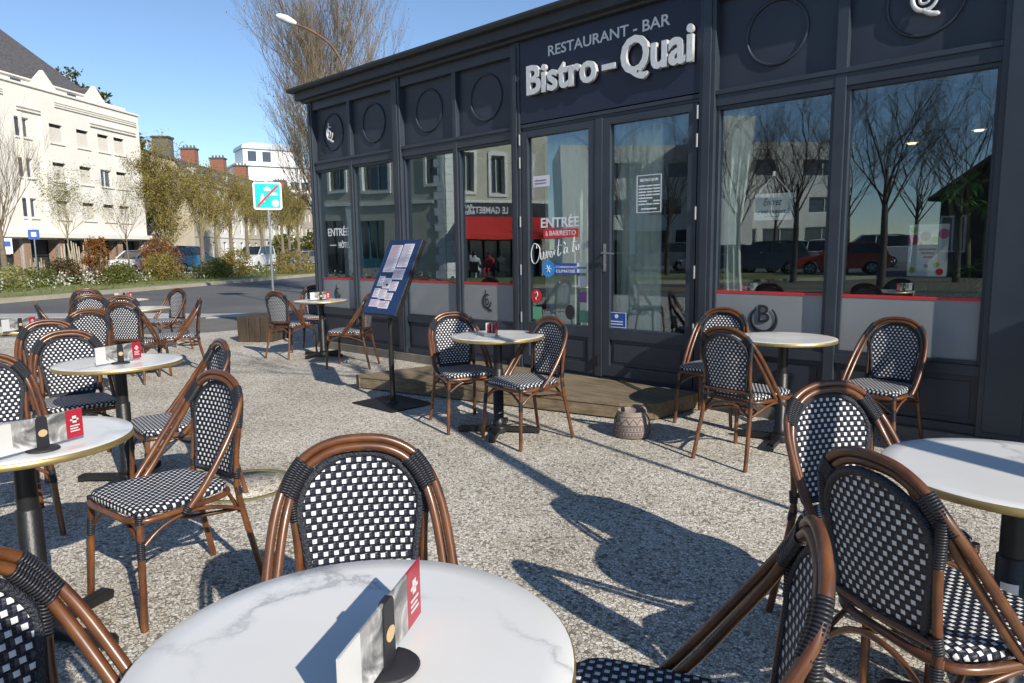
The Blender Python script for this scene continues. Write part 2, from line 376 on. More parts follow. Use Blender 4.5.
# ---------------------------------------------------------------- mesh builder
class MB:
    def __init__(s, M4=None):
        s.v = []; s.f = []; s.mi = []; s.sm = []; s.uv = []; s.m = 0; s.M4 = M4
    def add(s, vs, fs, smooth=False, uvs=None):
        b = len(s.v)
        s.v += [tuple(s.M4 @ Vector(p)) if s.M4 else tuple(p) for p in vs]
        for i, f in enumerate(fs):
            s.f.append([b + k for k in f]); s.mi.append(s.m); s.sm.append(smooth)
            s.uv.append(uvs[i] if uvs else [(0, 0)]*len(f))
        return s
    def box(s, x0, x1, y0, y1, z0, z1):
        vs = [(x, y, z) for z in (z0, z1) for y in (y0, y1) for x in (x0, x1)]
        return s.add(vs, [(0, 2, 3, 1), (4, 5, 7, 6), (0, 1, 5, 4), (2, 6, 7, 3), (0, 4, 6, 2), (1, 3, 7, 5)])
    def rbox(s, c, size, rz=0.0, rx=0.0, ry=0.0):
        m = Matrix.Translation(c) @ Matrix.Rotation(rz, 4, 'Z') @ Matrix.Rotation(ry, 4, 'Y') @ Matrix.Rotation(rx, 4, 'X')
        a, b, d = size[0]/2, size[1]/2, size[2]/2
        vs = [tuple(m @ Vector((x, y, z))) for z in (-d, d) for y in (-b, b) for x in (-a, a)]
        return s.add(vs, [(0, 2, 3, 1), (4, 5, 7, 6), (0, 1, 5, 4), (2, 6, 7, 3), (0, 4, 6, 2), (1, 3, 7, 5)])
    def tube(s, pts, r, n=8, cap=True, closed=False, flat=1.0, flatdir=None):
        pts = [Vector(p) for p in pts]; k = len(pts)
        rs = [r]*k if isinstance(r, (int, float)) else list(r)
        tans = []
        for i in range(k):
            a = pts[(i-1) % k] if (closed or i > 0) else pts[0]
            b = pts[(i+1) % k] if (closed or i < k-1) else pts[-1]
            t = (b - a); tans.append(t.normalized() if t.length > 1e-9 else Vector((0, 0, 1)))
        up = Vector((0, 0, 1)) if abs(tans[0].z) < 0.9 else Vector((1, 0, 0))
        nrm = (up - tans[0]*up.dot(tans[0])).normalized()
        vs, L, ls = [], 0, []
        for i in range(k):
            nrm = (nrm - tans[i]*nrm.dot(tans[i]))
            nrm = nrm.normalized() if nrm.length > 1e-6 else Vector((1, 0, 0))
            bn = tans[i].cross(nrm)
            if i: L += (pts[i] - pts[i-1]).length
            ls.append(L)
            for j in range(n):
                a = 2*math.pi*j/n
                vs.append(tuple(pts[i] + (nrm*math.cos(a) + bn*math.sin(a))*rs[i]))
        fs, uvs = [], []
        for i in range(k if closed else k-1):
            i2 = (i+1) % k
            for j in range(n):
                j2 = (j+1) % n
                fs.append((i*n+j, i2*n+j, i2*n+j2, i*n+j2)[::-1])
                l2 = ls[i2] if i2 else L + 0.01
                uvs.append([(j/n*0.07, ls[i]), (j/n*0.07, l2), ((j+1)/n*0.07, l2), ((j+1)/n*0.07, ls[i])][::-1])
        s.add(vs, fs, True, uvs)
        if cap and not closed and n > 3:
            s.add(vs[:n], [tuple(range(n))]); s.add(vs[-n:], [tuple(range(n))[::-1]])
        return s
    def lathe(s, prof, c=(0, 0, 0), n=32, smooth=True):
        vs = [(c[0]+r*math.cos(2*math.pi*j/n), c[1]+r*math.sin(2*math.pi*j/n), c[2]+z) for r, z in prof for j in range(n)]
        fs = [(i*n+j, i*n+(j+1) % n, (i+1)*n+(j+1) % n, (i+1)*n+j) for i in range(len(prof)-1) for j in range(n)]
        return s.add(vs, fs, smooth)
    def disc(s, c, r, n=32, up=True):
        vs = [(c[0]+r*math.cos(2*math.pi*j/n), c[1]+r*math.sin(2*math.pi*j/n), c[2]) for j in range(n)]
        return s.add(vs, [tuple(range(n)) if up else tuple(range(n))[::-1]])
    def prism(s, poly, a, b, axis='z'):       # polygon extruded between a and b
        n = len(poly)
        def P(p, h): return (p[0], p[1], h) if axis == 'z' else ((p[0], h, p[1]) if axis == 'y' else (h, p[0], p[1]))
        vs = [P(p, a) for p in poly] + [P(p, b) for p in poly]
        fs = [tuple(range(n))[::-1], tuple(range(n, 2*n))] + [(i, (i+1) % n, n+(i+1) % n, n+i) for i in range(n)]
        return s.add(vs, fs)
    def flatten(s, y, k):
        s.v = [(p[0], y+(p[1]-y)*k, p[2]) for p in s.v]
        return s
    def ring(s, cx, cz, y, r, w, n=40, sx=1.0, d=0.02):     # raised ring on a facade
        pts = [(cx+r*sx*math.cos(2*math.pi*i/n), y, cz+r*math.sin(2*math.pi*i/n)) for i in range(n)]
        return s.tube(pts, w, 8, closed=True)
    def build(s, name, mats, parent=None, loc=None, bevel=0.0):
        me = bpy.data.meshes.new(name)
        me.from_pydata(s.v, [], s.f)
        if not isinstance(mats, (list, tuple)): mats = [mats]
        for m in mats: me.materials.append(m)
        me.polygons.foreach_set('material_index', s.mi)
        me.polygons.foreach_set('use_smooth', s.sm)
        ul = me.uv_layers.new(name='UVMap')
        flat = [c for f in s.uv for p in f for c in p]
        ul.data.foreach_set('uv', flat)
        me.update()
        o = bpy.data.objects.new(name, me)
        col.objects.link(o)
        attach(o, parent)
        if loc: o.location = loc
        if bevel:
            b = o.modifiers.new('bevel', 'BEVEL'); b.width = bevel; b.segments = 2; b.limit_method = 'ANGLE'; b.harden_normals = False
        return o
WORLD = {}
def attach(o, parent):
    if parent is not None:
        o.parent = parent
        top = parent
        while top.parent is not None: top = top.parent
        if top.name in WORLD and parent.parent is None:
            o.matrix_parent_inverse = WORLD[top.name]
def thing(name, label, cat, loc=(0, 0, 0), rz=0.0, group=None, world=False):
    o = bpy.data.objects.new(name, None); o.empty_display_size = 0.2
    col.objects.link(o)
    o.location = loc; o.rotation_euler = (0, 0, rz)
    if world: WORLD[o.name] = (Matrix.Translation(loc) @ Matrix.Rotation(rz, 4, 'Z')).inverted()
    return tag(o, label, cat, group)
def tag(o, label, cat, group=None, kind=None):
    if label: o['label'] = label
    if cat: o['category'] = cat
    if group: o['group'] = group
    if kind: o['kind'] = kind
    return o
def dup(root, loc, rz, label, group=None, scale=None):
    def cp(o, par):
        c = o.copy(); col.objects.link(c)
        if par: c.parent = par
        for ch in kids(o): cp(ch, c)
        return c
    r = cp(root, None)
    r.location = loc; r.rotation_euler = (0, 0, rz)
    if scale: r.scale = (scale,)*3
    r['label'] = label
    if group: r['group'] = group
    return r
def kids(o):
    return [c for c in list(col.objects) if c.parent == o]
def text(name, s, mat, parent, x, z, y, w=None, h=None, extr=0.0008, bold=0.0, shear=0.0, M4=None, italic=False, slope=0.0):
    """lettering standing on the facade plane at depth y, left-bottom at (x, z), fitted to width w and height h"""
    cu = bpy.data.curves.new('tmp', 'FONT'); cu.body = s; cu.size = 1; cu.extrude = 0.01; cu.offset = bold; cu.shear = shear; cu.resolution_u = 3
    ob = bpy.data.objects.new('tmp', cu); col.objects.link(ob)
    dg = bpy.context.evaluated_depsgraph_get(); dg.update()
    me = bpy.data.meshes.new_from_object(ob.evaluated_get(dg))
    bpy.data.objects.remove(ob); bpy.data.curves.remove(cu)
    xs = [v.co.x for v in me.vertices]; ys = [v.co.y for v in me.vertices]
    x0, x1, y0, y1 = min(xs), max(xs), min(ys), max(ys)
    sx = w/(x1-x0) if w else None; sy = h/(y1-y0) if h else None
    sx = sx or sy; sy = sy or sx
    for v in me.vertices:
        a, b, c = v.co
        px = (a-x0)*sx; pz = (b-y0)*sy + slope*px; py = -(c/0.01)*extr
        q = Vector((x+px, y+py, z+pz))
        v.co = (M4 @ Vector((px, py, pz))) if M4 else q
    me.materials.clear(); me.materials.append(mat)
    me.name = name
    o = bpy.data.objects.new(name, me); col.objects.link(o)
    attach(o, parent)
    return o
def spline(pts, sub=5):
    P = [Vector(p) for p in pts]; P = [P[0]*2-P[1]] + P + [P[-1]*2-P[-2]]
    out = []
    for i in range(1, len(P)-2):
        for k in range(sub):
            t = k/sub
            out.append(0.5*((2*P[i]) + (P[i+1]-P[i-1])*t + (2*P[i-1]-5*P[i]+4*P[i+1]-P[i+2])*t*t + (3*P[i]-P[i-1]-3*P[i+1]+P[i+2])*t**3))
    out.append(P[-2])
    return out

# ================================================================ GROUND
def sheet(name, poly, z, mat):
    mb = MB(); mb.add([(x, y, z) for x, y in poly], [tuple(range(len(poly)))])
    o = mb.build(name, mat); o['kind'] = 'structure'
    return o
sheet('ground', [(-900, -900), (900, -900), (900, 900), (-900, 900)], -0.03, M['soil'])
SD = Vector((-0.55, 0.835)).normalized(); SN = Vector((-SD.y, SD.x))      # street direction, and away from us
def SP(s, q): p = Vector((-25.5, 4.6)) + SD*s + SN*q; return (p.x, p.y)
# asphalt of the square (behind the viewer too) and the street
sheet('road', [(-80, -70), (40, -70), (40, 60), (-110, 110)], -0.018, M['asphalt'])
ter = [(-13.2, -6), (6, -9), (6, 6.2), (-9.4, 6.2), (-9.4, 7.6), (-12.2, 7.6), (-12.4, 5.2), (-14.6, 2.6)]
sheet('terrace', ter, 0.0, M['pebble'])
sheet('footpath', [(-16.3, 0.5), (-14.3, -6), (-13.0, -6), (-14.6, 2.6), (-12.4, 5.2), (-12.2, 14), (-14.3, 14), (-15.0, 7.2)], -0.006, M['dark_asphalt'])
kb = MB()
kp = [(-22.5, -4), (-20.6, 3.7), (-18.2, 5.6), (-16.0, 7.0), (-14.9, 8.3), (-14.5, 14)]
for a, b in zip(kp, kp[1:]):
    a, b = Vector(a), Vector(b); n = Vector((-(b-a).y, (b-a).x)).normalized()
    kb.prism([tuple(a), tuple(b), tuple(b-n*0.9), tuple(a-n*0.9)], -0.02, 0.012)
o = kb.build('kerb_strip', M['concrete']); o['kind'] = 'structure'
# verge across the street
sheet('verge_grass', [SP(-30, 0.3), SP(70, 0.3), SP(70, 7.5), SP(-30, 7.5)], 0.09, M['grass'])
kb = MB()
a, b, c, d = SP(-30, 0), SP(70, 0), SP(70, 0.45), SP(-30, 0.45)
kb.prism([a, b, c, d], -0.02, 0.11)
o = kb.build('verge_kerb', M['kerb']); o['kind'] = 'structure'
sheet('parking_lane', [SP(-30, 7.5), SP(70, 7.5), SP(70, 30), SP(-30, 30)], 0.0, M['asphalt'])

# ================================================================ CAFE CHAIR
GCH = 'bistro chairs of woven cord and brown cane on the terrace'
def make_chair(label):
    t = thing('bistro_chair', label, 'chair', group=GCH)
    t.scale = (1, 1, 0.995)
    # woven seat, rounded corners, soft edge
    mb = MB()
    def outline(inset, n=36):
        out = []
        for i in range(n):
            a = 2*math.pi*i/n
            ca, sa = math.cos(a), math.sin(a)
            e = 0.38
            x = math.copysign(abs(ca)**e, ca); y = math.copysign(abs(sa)**e, sa)
            hw = 0.205 + 0.018*y - inset
            out.append((x*hw, y*(0.205-inset) + 0.005))
        return out
    rings = [(outline(0.012), 0.428), (outline(0.0), 0.436), (outline(0.0), 0.452), (outline(0.008), 0.461), (outline(0.03), 0.464), (outline(0.10), 0.4615)]
    n = 36; vs = [(x, y, z) for o_, z in rings for x, y in o_]
    fs, uvs = [], []
    for i in range(len(rings)-1):
        for j in range(n):
            f = (i*n+j, i*n+(j+1) % n, (i+1)*n+(j+1) % n, (i+1)*n+j)
            fs.append(f)
            k = 1 + (0.025 if i < 2 else 0)
            uvs.append([(vs[q][0]*(1 + max(0, 0.462-vs[q][2])*3), vs[q][1]*(1 + max(0, 0.462-vs[q][2])*3)) for q in f])
    mb.add(vs, fs, True, uvs)
    top = [(x, y, 0.4615) for x, y in rings[-1][0]]
    mb.add(top, [tuple(range(n))], True, [[(x, y) for x, y, z in top]])
    mb.add([(x, y, 0.428) for x, y in rings[0][0]], [tuple(range(n))[::-1]], False, [[(x, y) for x, y in rings[0][0]][::-1]])
    mb.build('seat', M['weave'], t)
    # seat frame
    mb = MB()
    ring = [(x*1.02, y*1.02, 0.418) for x, y in outline(0.0)]
    mb.tube(ring, 0.0125, 8, closed=True)
    mb.build('seat_frame', M['cane'], t)
    # back panel
    def by(z): return -0.215 - (z-0.46)*0.135
    def hw(z):
        if z < 0.70: return 0.130 + 0.032*(z-0.465)/0.235
        q = (z-0.70)/0.143
        return 0.162*math.sqrt(max(0.0, 1-q*q*0.97)) if q < 1 else 0.162*math.sqrt(0.03)
    zs = [0.465 + 0.235*i/7 for i in range(8)] + [0.70 + 0.143*math.sin(math.pi/2*i/9) for i in range(1, 10)]
    nx = 10
    def bx(u, w): return u*w
    mb = MB()
    for side in (0, 1):
        vs, fs, uvs = [], [], []
        for z in zs:
            w = hw(z)
            for i in range(nx+1):
                u = -1 + 2*i/nx; x = u*w
                vs.append((x, by(z) - 0.018*(1-(x/0.162)**2) + (0.004 if side else -0.004), z))
        for r_ in range(len(zs)-1):
            for i in range(nx):
                f = (r_*(nx+1)+i, r_*(nx+1)+i+1, (r_+1)*(nx+1)+i+1, (r_+1)*(nx+1)+i)
                f = f[::-1] if side else f
                fs.append(f); uvs.append([(vs[q][0], vs[q][2]) for q in f])
        mb.add(vs, fs, True, uvs)
    bk = mb.build('backrest', M['weave'], t)
    mb = MB()
    rim = [(-hw(z), by(z)-0.002, z) for z in zs] + [(hw(z), by(z)-0.002, z) for z in zs[::-1]]
    rim = [(x, y - 0.018*(1-(x/0.162)**2), z) for x, y, z in rim]
    mb.tube(rim, 0.0125, 7, closed=True)
    mb.build('braided_edge', M['braid'], bk)
    # cane hoop that becomes the arms, doubled
    half = [(0, -0.276, 0.888), (0.075, -0.274, 0.880), (0.140, -0.268, 0.848), (0.186, -0.252, 0.795), (0.216, -0.205, 0.715), (0.232, -0.125, 0.600), (0.236, -0.045, 0.495), (0.232, 0.015, 0.425)]
    inner = [(0, -0.270, 0.866), (0.068, -0.268, 0.859), (0.125, -0.262, 0.830), (0.166, -0.247, 0.781), (0.193, -0.212, 0.700), (0.209, -0.138, 0.587), (0.214, -0.062, 0.484), (0.212, -0.005, 0.422)]
    mb = MB()
    for h in (half, inner):
        full = [(-x, y, z) for x, y, z in h[::-1]] + h[1:]
        mb.tube(spline(full, 4), 0.0125, 9)
    # posts carried up from the rear legs to the hoop, and the lower back rail
    for sx in (-1, 1):
        mb.tube(spline([(sx*0.168, -0.222, 0.44), (sx*0.166, -0.235, 0.58), (sx*0.176, -0.250, 0.70), (sx*0.182, -0.252, 0.79)], 3), 0.0115, 8)
    mb.tube([(-0.168, -0.235, 0.484), (0, -0.245, 0.480), (0.168, -0.235, 0.484)], 0.010, 7)
    mb.build('back_frame', M['cane'], t)
    # bindings
    for sx in (-1, 1):
        mb = MB()
        mb.tube(spline([(sx*0.150, -0.266, 0.842), (sx*0.176, -0.256, 0.806), (sx*0.198, -0.235, 0.760)], 4), 0.0158, 9)
        mb.tube(spline([(sx*0.130, -0.261, 0.824), (sx*0.156, -0.252, 0.789), (sx*0.181, -0.234, 0.747)], 4), 0.0158, 9)
        mb.tube(spline([(sx*0.141, -0.2635, 0.832), (sx*0.166, -0.254, 0.797), (sx*0.189, -0.2345, 0.753)], 4), 0.0148, 8)
        mb.tube([(sx*0.182, -0.252, 0.79), (sx*0.175, -0.2495, 0.70), (sx*0.172, -0.247, 0.675)], [0.017, 0.0145, 0.014], 8)
        mb.build('shoulder_binding', M['bind'], t)
        mb = MB(); mb.tube([(sx*0.166, -0.233, 0.505), (sx*0.168, -0.224, 0.462)], 0.0145, 8); mb.build('post_binding', M['bind'], t)
        mb = MB(); mb.tube([(sx*0.222, 0.00, 0.435), (sx*0.222, 0.022, 0.418), (sx*0.219, 0.03, 0.405)], 0.0175, 8); mb.build('arm_binding', M['bind'], t)
    for sx in (-1, 1):
        mb = MB(); mb.tube(spline([(sx*0.197, 0.188, 0.425), (sx*0.203, 0.194, 0.33), (sx*0.222, 0.214, 0.006)], 3), 0.0135, 9); lg = mb.build('leg', M['cane'], t)
        mb = MB(); mb.tube([(sx*0.196, 0.186, 0.436), (sx*0.198, 0.189, 0.405)], [0.019, 0.016], 8); mb.build('binding', M['bind'], lg)
        mb = MB(); mb.tube([(sx*0.2025, 0.1935, 0.345), (sx*0.2065, 0.198, 0.275)], 0.0152, 8); mb.build('binding', M['bind'], lg)
        mb = MB(); mb.tube(spline([(sx*0.168, -0.223, 0.45), (sx*0.174, -0.236, 0.34), (sx*0.196, -0.305, 0.006)], 3), 0.0135, 9); lg = mb.build('leg', M['cane'], t)
        mb = MB(); mb.tube([(sx*0.168, -0.225, 0.43), (sx*0.1715, -0.230, 0.395)], 0.015, 8); mb.build('binding', M['bind'], lg)
    mb = MB()
    for sx in (-1, 1):
        mb.tube(spline([(sx*0.203, 0.190, 0.315), (sx*0.205, 0.11, 0.375), (sx*0.208, 0.0, 0.402), (sx*0.196, -0.12, 0.378), (sx*0.175, -0.232, 0.33)], 4), 0.0085, 7)
    for yy, zz in ((0.188, 0.0), (-0.228, 0.0)):
        k = 0.20 if yy > 0 else 0.172
        mb.tube(spline([(-k, yy, 0.318), (-k*0.5, yy, 0.385), (0, yy, 0.403), (k*0.5, yy, 0.385), (k, yy, 0.318)], 4), 0.0085, 7)
    mb.tube(spline([(-0.178, -0.238, 0.335), (-0.10, -0.06, 0.335), (0, -0.02, 0.335), (0.10, -0.06, 0.335), (0.178, -0.238, 0.335)], 4), 0.0085, 7)
    mb.build('brace', M['cane'], t)
    return t

TAB = {}
def make_table(label, cat='table'):
    t = thing('cafe_table', label, cat, group='round marble topped tables on the terrace')
    n = 72
    mb = MB(); mb.lathe([(0.30, 0.7505), (0.3455, 0.7505), (0.3475, 0.749)], n=n); mb.disc((0, 0, 0.7505), 0.30, n)
    mb.lathe([(0.344, 0.7285), (0.30, 0.7285), (0.0, 0.7285)], n=n, smooth=False)
    mb.build('tabletop', M['marble'], t)
    mb = MB(); mb.lathe([(0.3475, 0.7488), (0.3502, 0.747), (0.3505, 0.729), (0.3480, 0.7265), (0.343, 0.728)], n=n)
    mb.build('brass_edge', M['brass'], t)
    mb = MB(); mb.lathe([(0.0, 0.685), (0.050, 0.69), (0.055, 0.705), (0.13, 0.716), (0.13, 0.7275), (0.0, 0.7275)], n=24)
    for k in range(4): mb.rbox((0.13*math.cos(k*math.pi/2+.78), 0.13*math.sin(k*math.pi/2+.78), 0.716), (0.24, 0.035, 0.018), k*math.pi/2+.78)
    mb.build('top_bracket', M['iron'], t)
    mb = MB(); mb.lathe([(0.034, 0.50), (0.034, 0.70)], n=20); mb.lathe([(0.0, 0.03), (0.046, 0.03), (0.046, 0.10), (0.040, 0.105), (0.040, 0.495), (0.034, 0.50)], n=20)
    mb.build('column', M['iron'], t)
    mb = MB()
    for k in range(4):
        a = k*math.pi/2
        m4 = Matrix.Rotation(a, 4, 'Z')
        p = [(0.0, 0.055), (0.0, 0.02), (0.24, 0.012), (0.275, 0.012), (0.275, 0.004), (0.312, 0.004), (0.318, 0.036), (0.30, 0.048)]
        b2 = MB(m4); b2.prism([(x, z) for x, z in p], -0.024, 0.024, 'y')
        mb.add(b2.v, b2.f)
    mb.lathe([(0.0, 0.062), (0.06, 0.062), (0.07, 0.05), (0.07, 0.01)], n=20)
    mb.build('base', M['iron'], t, bevel=0.004)
    return t
def make_holder(label):
    t = thing('menu_card_holder', label, 'menu holder', group='drinks card holders on the tables')
    mb = MB(); mb.lathe([(0.0, 0.001), (0.048, 0.001), (0.05, 0.004), (0.046, 0.008), (0.0, 0.009)], n=28); mb.build('base', M['ink'], t)
    mb = MB(); mb.prism([(-0.021, 0.007), (0.021, 0.007), (0.019, 0.105), (0.012, 0.113), (-0.012, 0.113), (-0.019, 0.105)], -0.0055, 0.0055, 'y')
    cl = mb.build('clamp', M['ink'], t)
    mb = MB(); m4 = Matrix.Rotation(R(90), 4, 'X')
    for yy in (0.0062, -0.0072):
        b = MB(Matrix.Translation((0, yy+0.0005, 0.058)) @ m4); b.prism([(0.015*math.cos(2*math.pi*i/20), 0.012*math.sin(2*math.pi*i/20)) for i in range(20)], -0.0008, 0.0008); mb.add(b.v, b.f)
    mb.build('emblem', M['tan'], cl)
    mb = MB()
    mb.m = 0; mb.box(-0.160, -0.095, -0.002, 0.002, 0.014, 0.112)
    mb.m = 1; mb.box(-0.0945, -0.002, -0.002, 0.002, 0.014, 0.112)
    mb.build('card', [M['cardw'], M['coffee']], t)
    mb = MB()
    mb.m = 0; mb.box(0.002, 0.084, -0.002, 0.002, 0.014, 0.112)
    mb.m = 1; mb.box(0.0845, 0.145, -0.002, 0.002, 0.014, 0.112)
    mb.m = 2
    for yy in (-0.0032, 0.0022):
        for k in range(3): mb.box(0.098, 0.132 - 0.006*(k % 2), yy, yy+0.001, 0.036 + k*0.009, 0.040 + k*0.009)
        mb.box(0.108, 0.122, yy, yy+0.001, 0.066, 0.090); mb.box(0.100, 0.130, yy, yy+0.001, 0.074, 0.080)
    mb.build('card', [M['coffee'], M['cardr'], M['cardw']], t)
    return t

tables = [   # x, y, rotation, label, holder (direction in degrees, label) or None
    (-0.905, 0.580, 20, 'marble topped round table nearest the viewer at the bottom of the photo', (121, 'drinks card holder casting a blue shadow on the nearest table')),
    (-4.590, 1.389, 40, 'round table with a gold edge behind the side-turned chair, second in the left row', (113, 'drinks card holder on the second table of the left row')),
    (-2.907, 0.545, 30, 'round table cut by the left edge of the photo with red menu card', (112, 'drinks card holder on the table cut by the left edge')),
    (-1.978, 4.853, 10, 'round table in front of the window with the round B emblem', None),
    (-0.281, 2.370, 25, 'round table at the right edge of the photo with a white sticker on its column', None),
    (-3.683, 3.714, 35, 'round table between two chairs in front of the wooden step', (100, 'small holder of folded leaflets on the table before the wooden step')),
    (-8.262, 5.004, 15, 'round table beside the menu board under the corner windows', (92, 'drinks card holder on the table by the corner windows')),
    (-7.45, 1.50, 0, 'round table mostly hidden behind chairs at the left edge, near the kerb', (118, 'drinks card holder at the far left edge, behind the arched chairs')),
    (-9.00, 2.98, 0, 'round table behind the large arched chair, before the two side-view chairs', None),
    (-10.85, 3.38, 0, 'farthest round table, closest to the road', (118, 'drinks card holder on the farthest table by the road')),
]
for i, (x, y, rz, lab, h) in enumerate(tables):
    if i == 0:
        tb = make_table(lab); tb.location = (x, y, 0); tb.rotation_euler = (0, 0, R(rz)); tb0 = tb
    else: tb = dup(tb0, (x, y, 0), R(rz), lab)
    if h:
        hx, hy = x, y
        if i == 0: hx, hy = -0.836, 0.592
        if i == 1: hx, hy = -4.50, 1.37
        if i == 2: hx, hy = -2.68, 0.56
        if i == 7: hx, hy = -7.15, 1.42
        if i == 9: hx, hy = -10.66, 3.36
        if i == 0:
            hb = make_holder(h[1]); hb.location = (hx, hy, 0.7505); hb.rotation_euler = (0, 0, R(h[0])); hb0 = hb
        elif i != 5: dup(hb0, (hx, hy, 0.7505), R(h[0]), h[1])
        else:
            t = thing('leaflet_holder', h[1], 'leaflet holder', (hx+0.03, hy-0.08, 0.7505), R(15))
            for k, mm in enumerate((M['cardw'], M['cardr'], M['coffee'], M['cardr'])):
                mb = MB(); mb.rbox((-0.03+0.02*k, 0, 0.052), (0.004, 0.07, 0.10), R(8*k-12)); mb.build('leaflet', mm, t)
            mb = MB(); mb.box(-0.045, 0.045, -0.04, 0.04, 0.001, 0.006); mb.box(-0.045, 0.045, -0.044, -0.038, 0.006, 0.03); mb.build('tray', M['steel'], t)
T = {k: Vector((tables[i][0], tables[i][1])) for i, k in enumerate(['T1', 'T2', 'T3', 'T4', 'T5', 'T6', 'T7', 'T8', 'T9', 'T10'])}
t5 = [o for o in col.objects if o.name.startswith('cafe_table') and o.get('label', '').startswith('round table at the right edge')][0]
mb = MB(Matrix.Rotation(R(-110), 4, 'Z')); mb.add([(0.0475*math.cos(a*0.12), 0.0475*math.sin(a*0.12), z) for z in (0.40, 0.43) for a in range(-4, 5)], [(i, i+1, i+10, i+9) for i in range(8)])
mb.build('label_sticker', M['vinyl'], t5)
chairs = [   # top of the back (x, y), faces table or heading in degrees, label
    (-1.590, 1.056, 'T1', 'chair facing the viewer behind the nearest table'),
    (-2.946, 1.274, 277, 'side-view chair in the left foreground, its whole seat and legs visible'),
    (-4.03, 1.77, 262, 'chair turned sideways just behind the side-view foreground chair'),
    (-5.40, 1.325, 352, 'chair pushed under the far side of the second table in the left row'),
    (-6.409, 1.452, 352, 'arched chair behind the left row, overlapped by the chair at the second table'),
    (-9.17, 1.99, 79, 'chair seen edge-on as a dark spike above the left chairs'),
    (-7.361, 2.003, 182, 'small arched chair between the edge-on spike and the large arched chair'),
    (-8.114, 2.523, 132, 'large arched chair seen from behind in the middle of the left group'),
    (-9.495, 2.959, 335, 'chair whose arch shows just over the large arched chair'),
    (-11.98, 3.258, 165, 'farthest chair of the left group, only its top arch showing by the road'),
    (-10.13, 2.783, 170, 'chair just in front of the farthest arch, beside the road'),
    (-10.59, 4.07, 284, 'side-view chair behind the left tables, the taller of two facing left'),
    (-8.37, 3.461, 250, 'side-view chair leaning to the right of the far left tables, nearer of two facing left'),
    (-8.521, 4.493, 108, 'chair seen from behind at the corner table, next to the timber block'),
    (-9.50, 5.66, 332, 'chair facing the viewer behind the corner table'),
    (-7.0, 4.90, 218, 'chair half hidden behind the menu board, facing the corner table'),
    (-4.290, 3.797, 338, 'left chair of the pair before the wooden step'),
    (-3.355, 3.958, 262, 'right chair of the pair before the wooden step, seat in shade'),
    (-2.04, 4.08, 82, 'chair seen from behind beside the clay pot, at the window table'),
    (-2.69, 5.36, 280, 'chair tucked between the door and the window table, behind another chair'),
    (-1.378, 5.311, 262, 'chair against the frosted window on the right, facing left'),
    (-0.905, 2.645, 328, 'chair with its front to the viewer left of the right-hand table'),
    (-0.501, 1.781, 61, 'chair seen from behind in the right foreground with worn cane arch'),
    (-0.422, 1.228, 207, 'nearest chair on the right of the front table, its back seen almost edge-on'),
    (-1.46, 0.12, 25, 'nearest chair in the lower left corner, cut by the photo edge'),
    (-4.45, 0.70, 'T3', 'chair at the left edge beyond the table with the red card'),
    (-2.92, -0.20, 100, 'chair at the left edge under the table with the red card, only its seat showing'),
    (0.55, 2.75, 205, 'chair beyond the right edge at the right-hand table, only its seat corner showing'),
]
ch0 = None
for (x, y, f, lab) in chairs:
    p = Vector((x, y))
    if isinstance(f, str):
        dv = T[f] - p; ang = math.atan2(dv.y, dv.x)
    else: ang = R(f)
    dv = Vector((math.cos(ang), math.sin(ang)))
    loc = p + dv*0.276
    rz = ang - math.pi/2
    if ch0 is None:
        ch0 = make_chair(lab); ch0.location = (*loc, 0); ch0.rotation_euler = (0, 0, rz)
    else: dup(ch0, (*loc, 0), rz, lab)

# ================================================================ RESTAURANT
XL, XR, XE = -9.14, -0.91, 4.6
ZT, ZB = 2.53, 0.56          # window head and sill of the clear part
bld = thing('restaurant_building', 'dark blue grey restaurant pavilion with large windows and raised lettering', 'restaurant', (-4.0, FY, 0), world=True)
pillars = [(XL, -9.04), (-8.19, -8.13), (-7.2, -7.04), (-6.10, -6.04), (-5.17, -5.045), (-3.01, -2.87), (-1.93, -1.85), (-0.91, -0.62), (0.36, 0.44), (1.40, 1.55), (2.5, 2.56), (3.5, 3.7)]
for a, b in pillars:
    wide = (b-a) > 0.09
    mb = MB()
    mb.box(a, b, FY - (0.03 if wide else 0.008), FY+0.14, 0.10, 3.50)
    if wide: mb.box(a+0.035, b-0.035, FY-0.042, FY-0.03, 0.14, 3.44)
    mb.build('pillar', M['paint'], bld, bevel=0.004)
mb = MB()
for (a, b) in [(-9.04, -5.17), (-5.045, -3.01), (-2.87, -0.91), (-0.62, XE)]:
    mb.box(a, b, FY-0.004, FY+0.12, ZT+(0.06 if a == -5.045 else 0.0), 2.66)        # transom
    mb.box(a, b, FY-0.018, FY-0.004, 2.62, 2.655)
    if a != -5.045:
        mb.box(a, b, FY-0.004, FY+0.12, 0.10, 0.165)
        mb.box(a, b, FY-0.003, FY+0.12, 0.50, 0.575)
mb.box(XL, XE, FY-0.012, FY+0.14, 3.36, 3.52)
mb.build('frame_rail', M['paint'], bld, bevel=0.004)
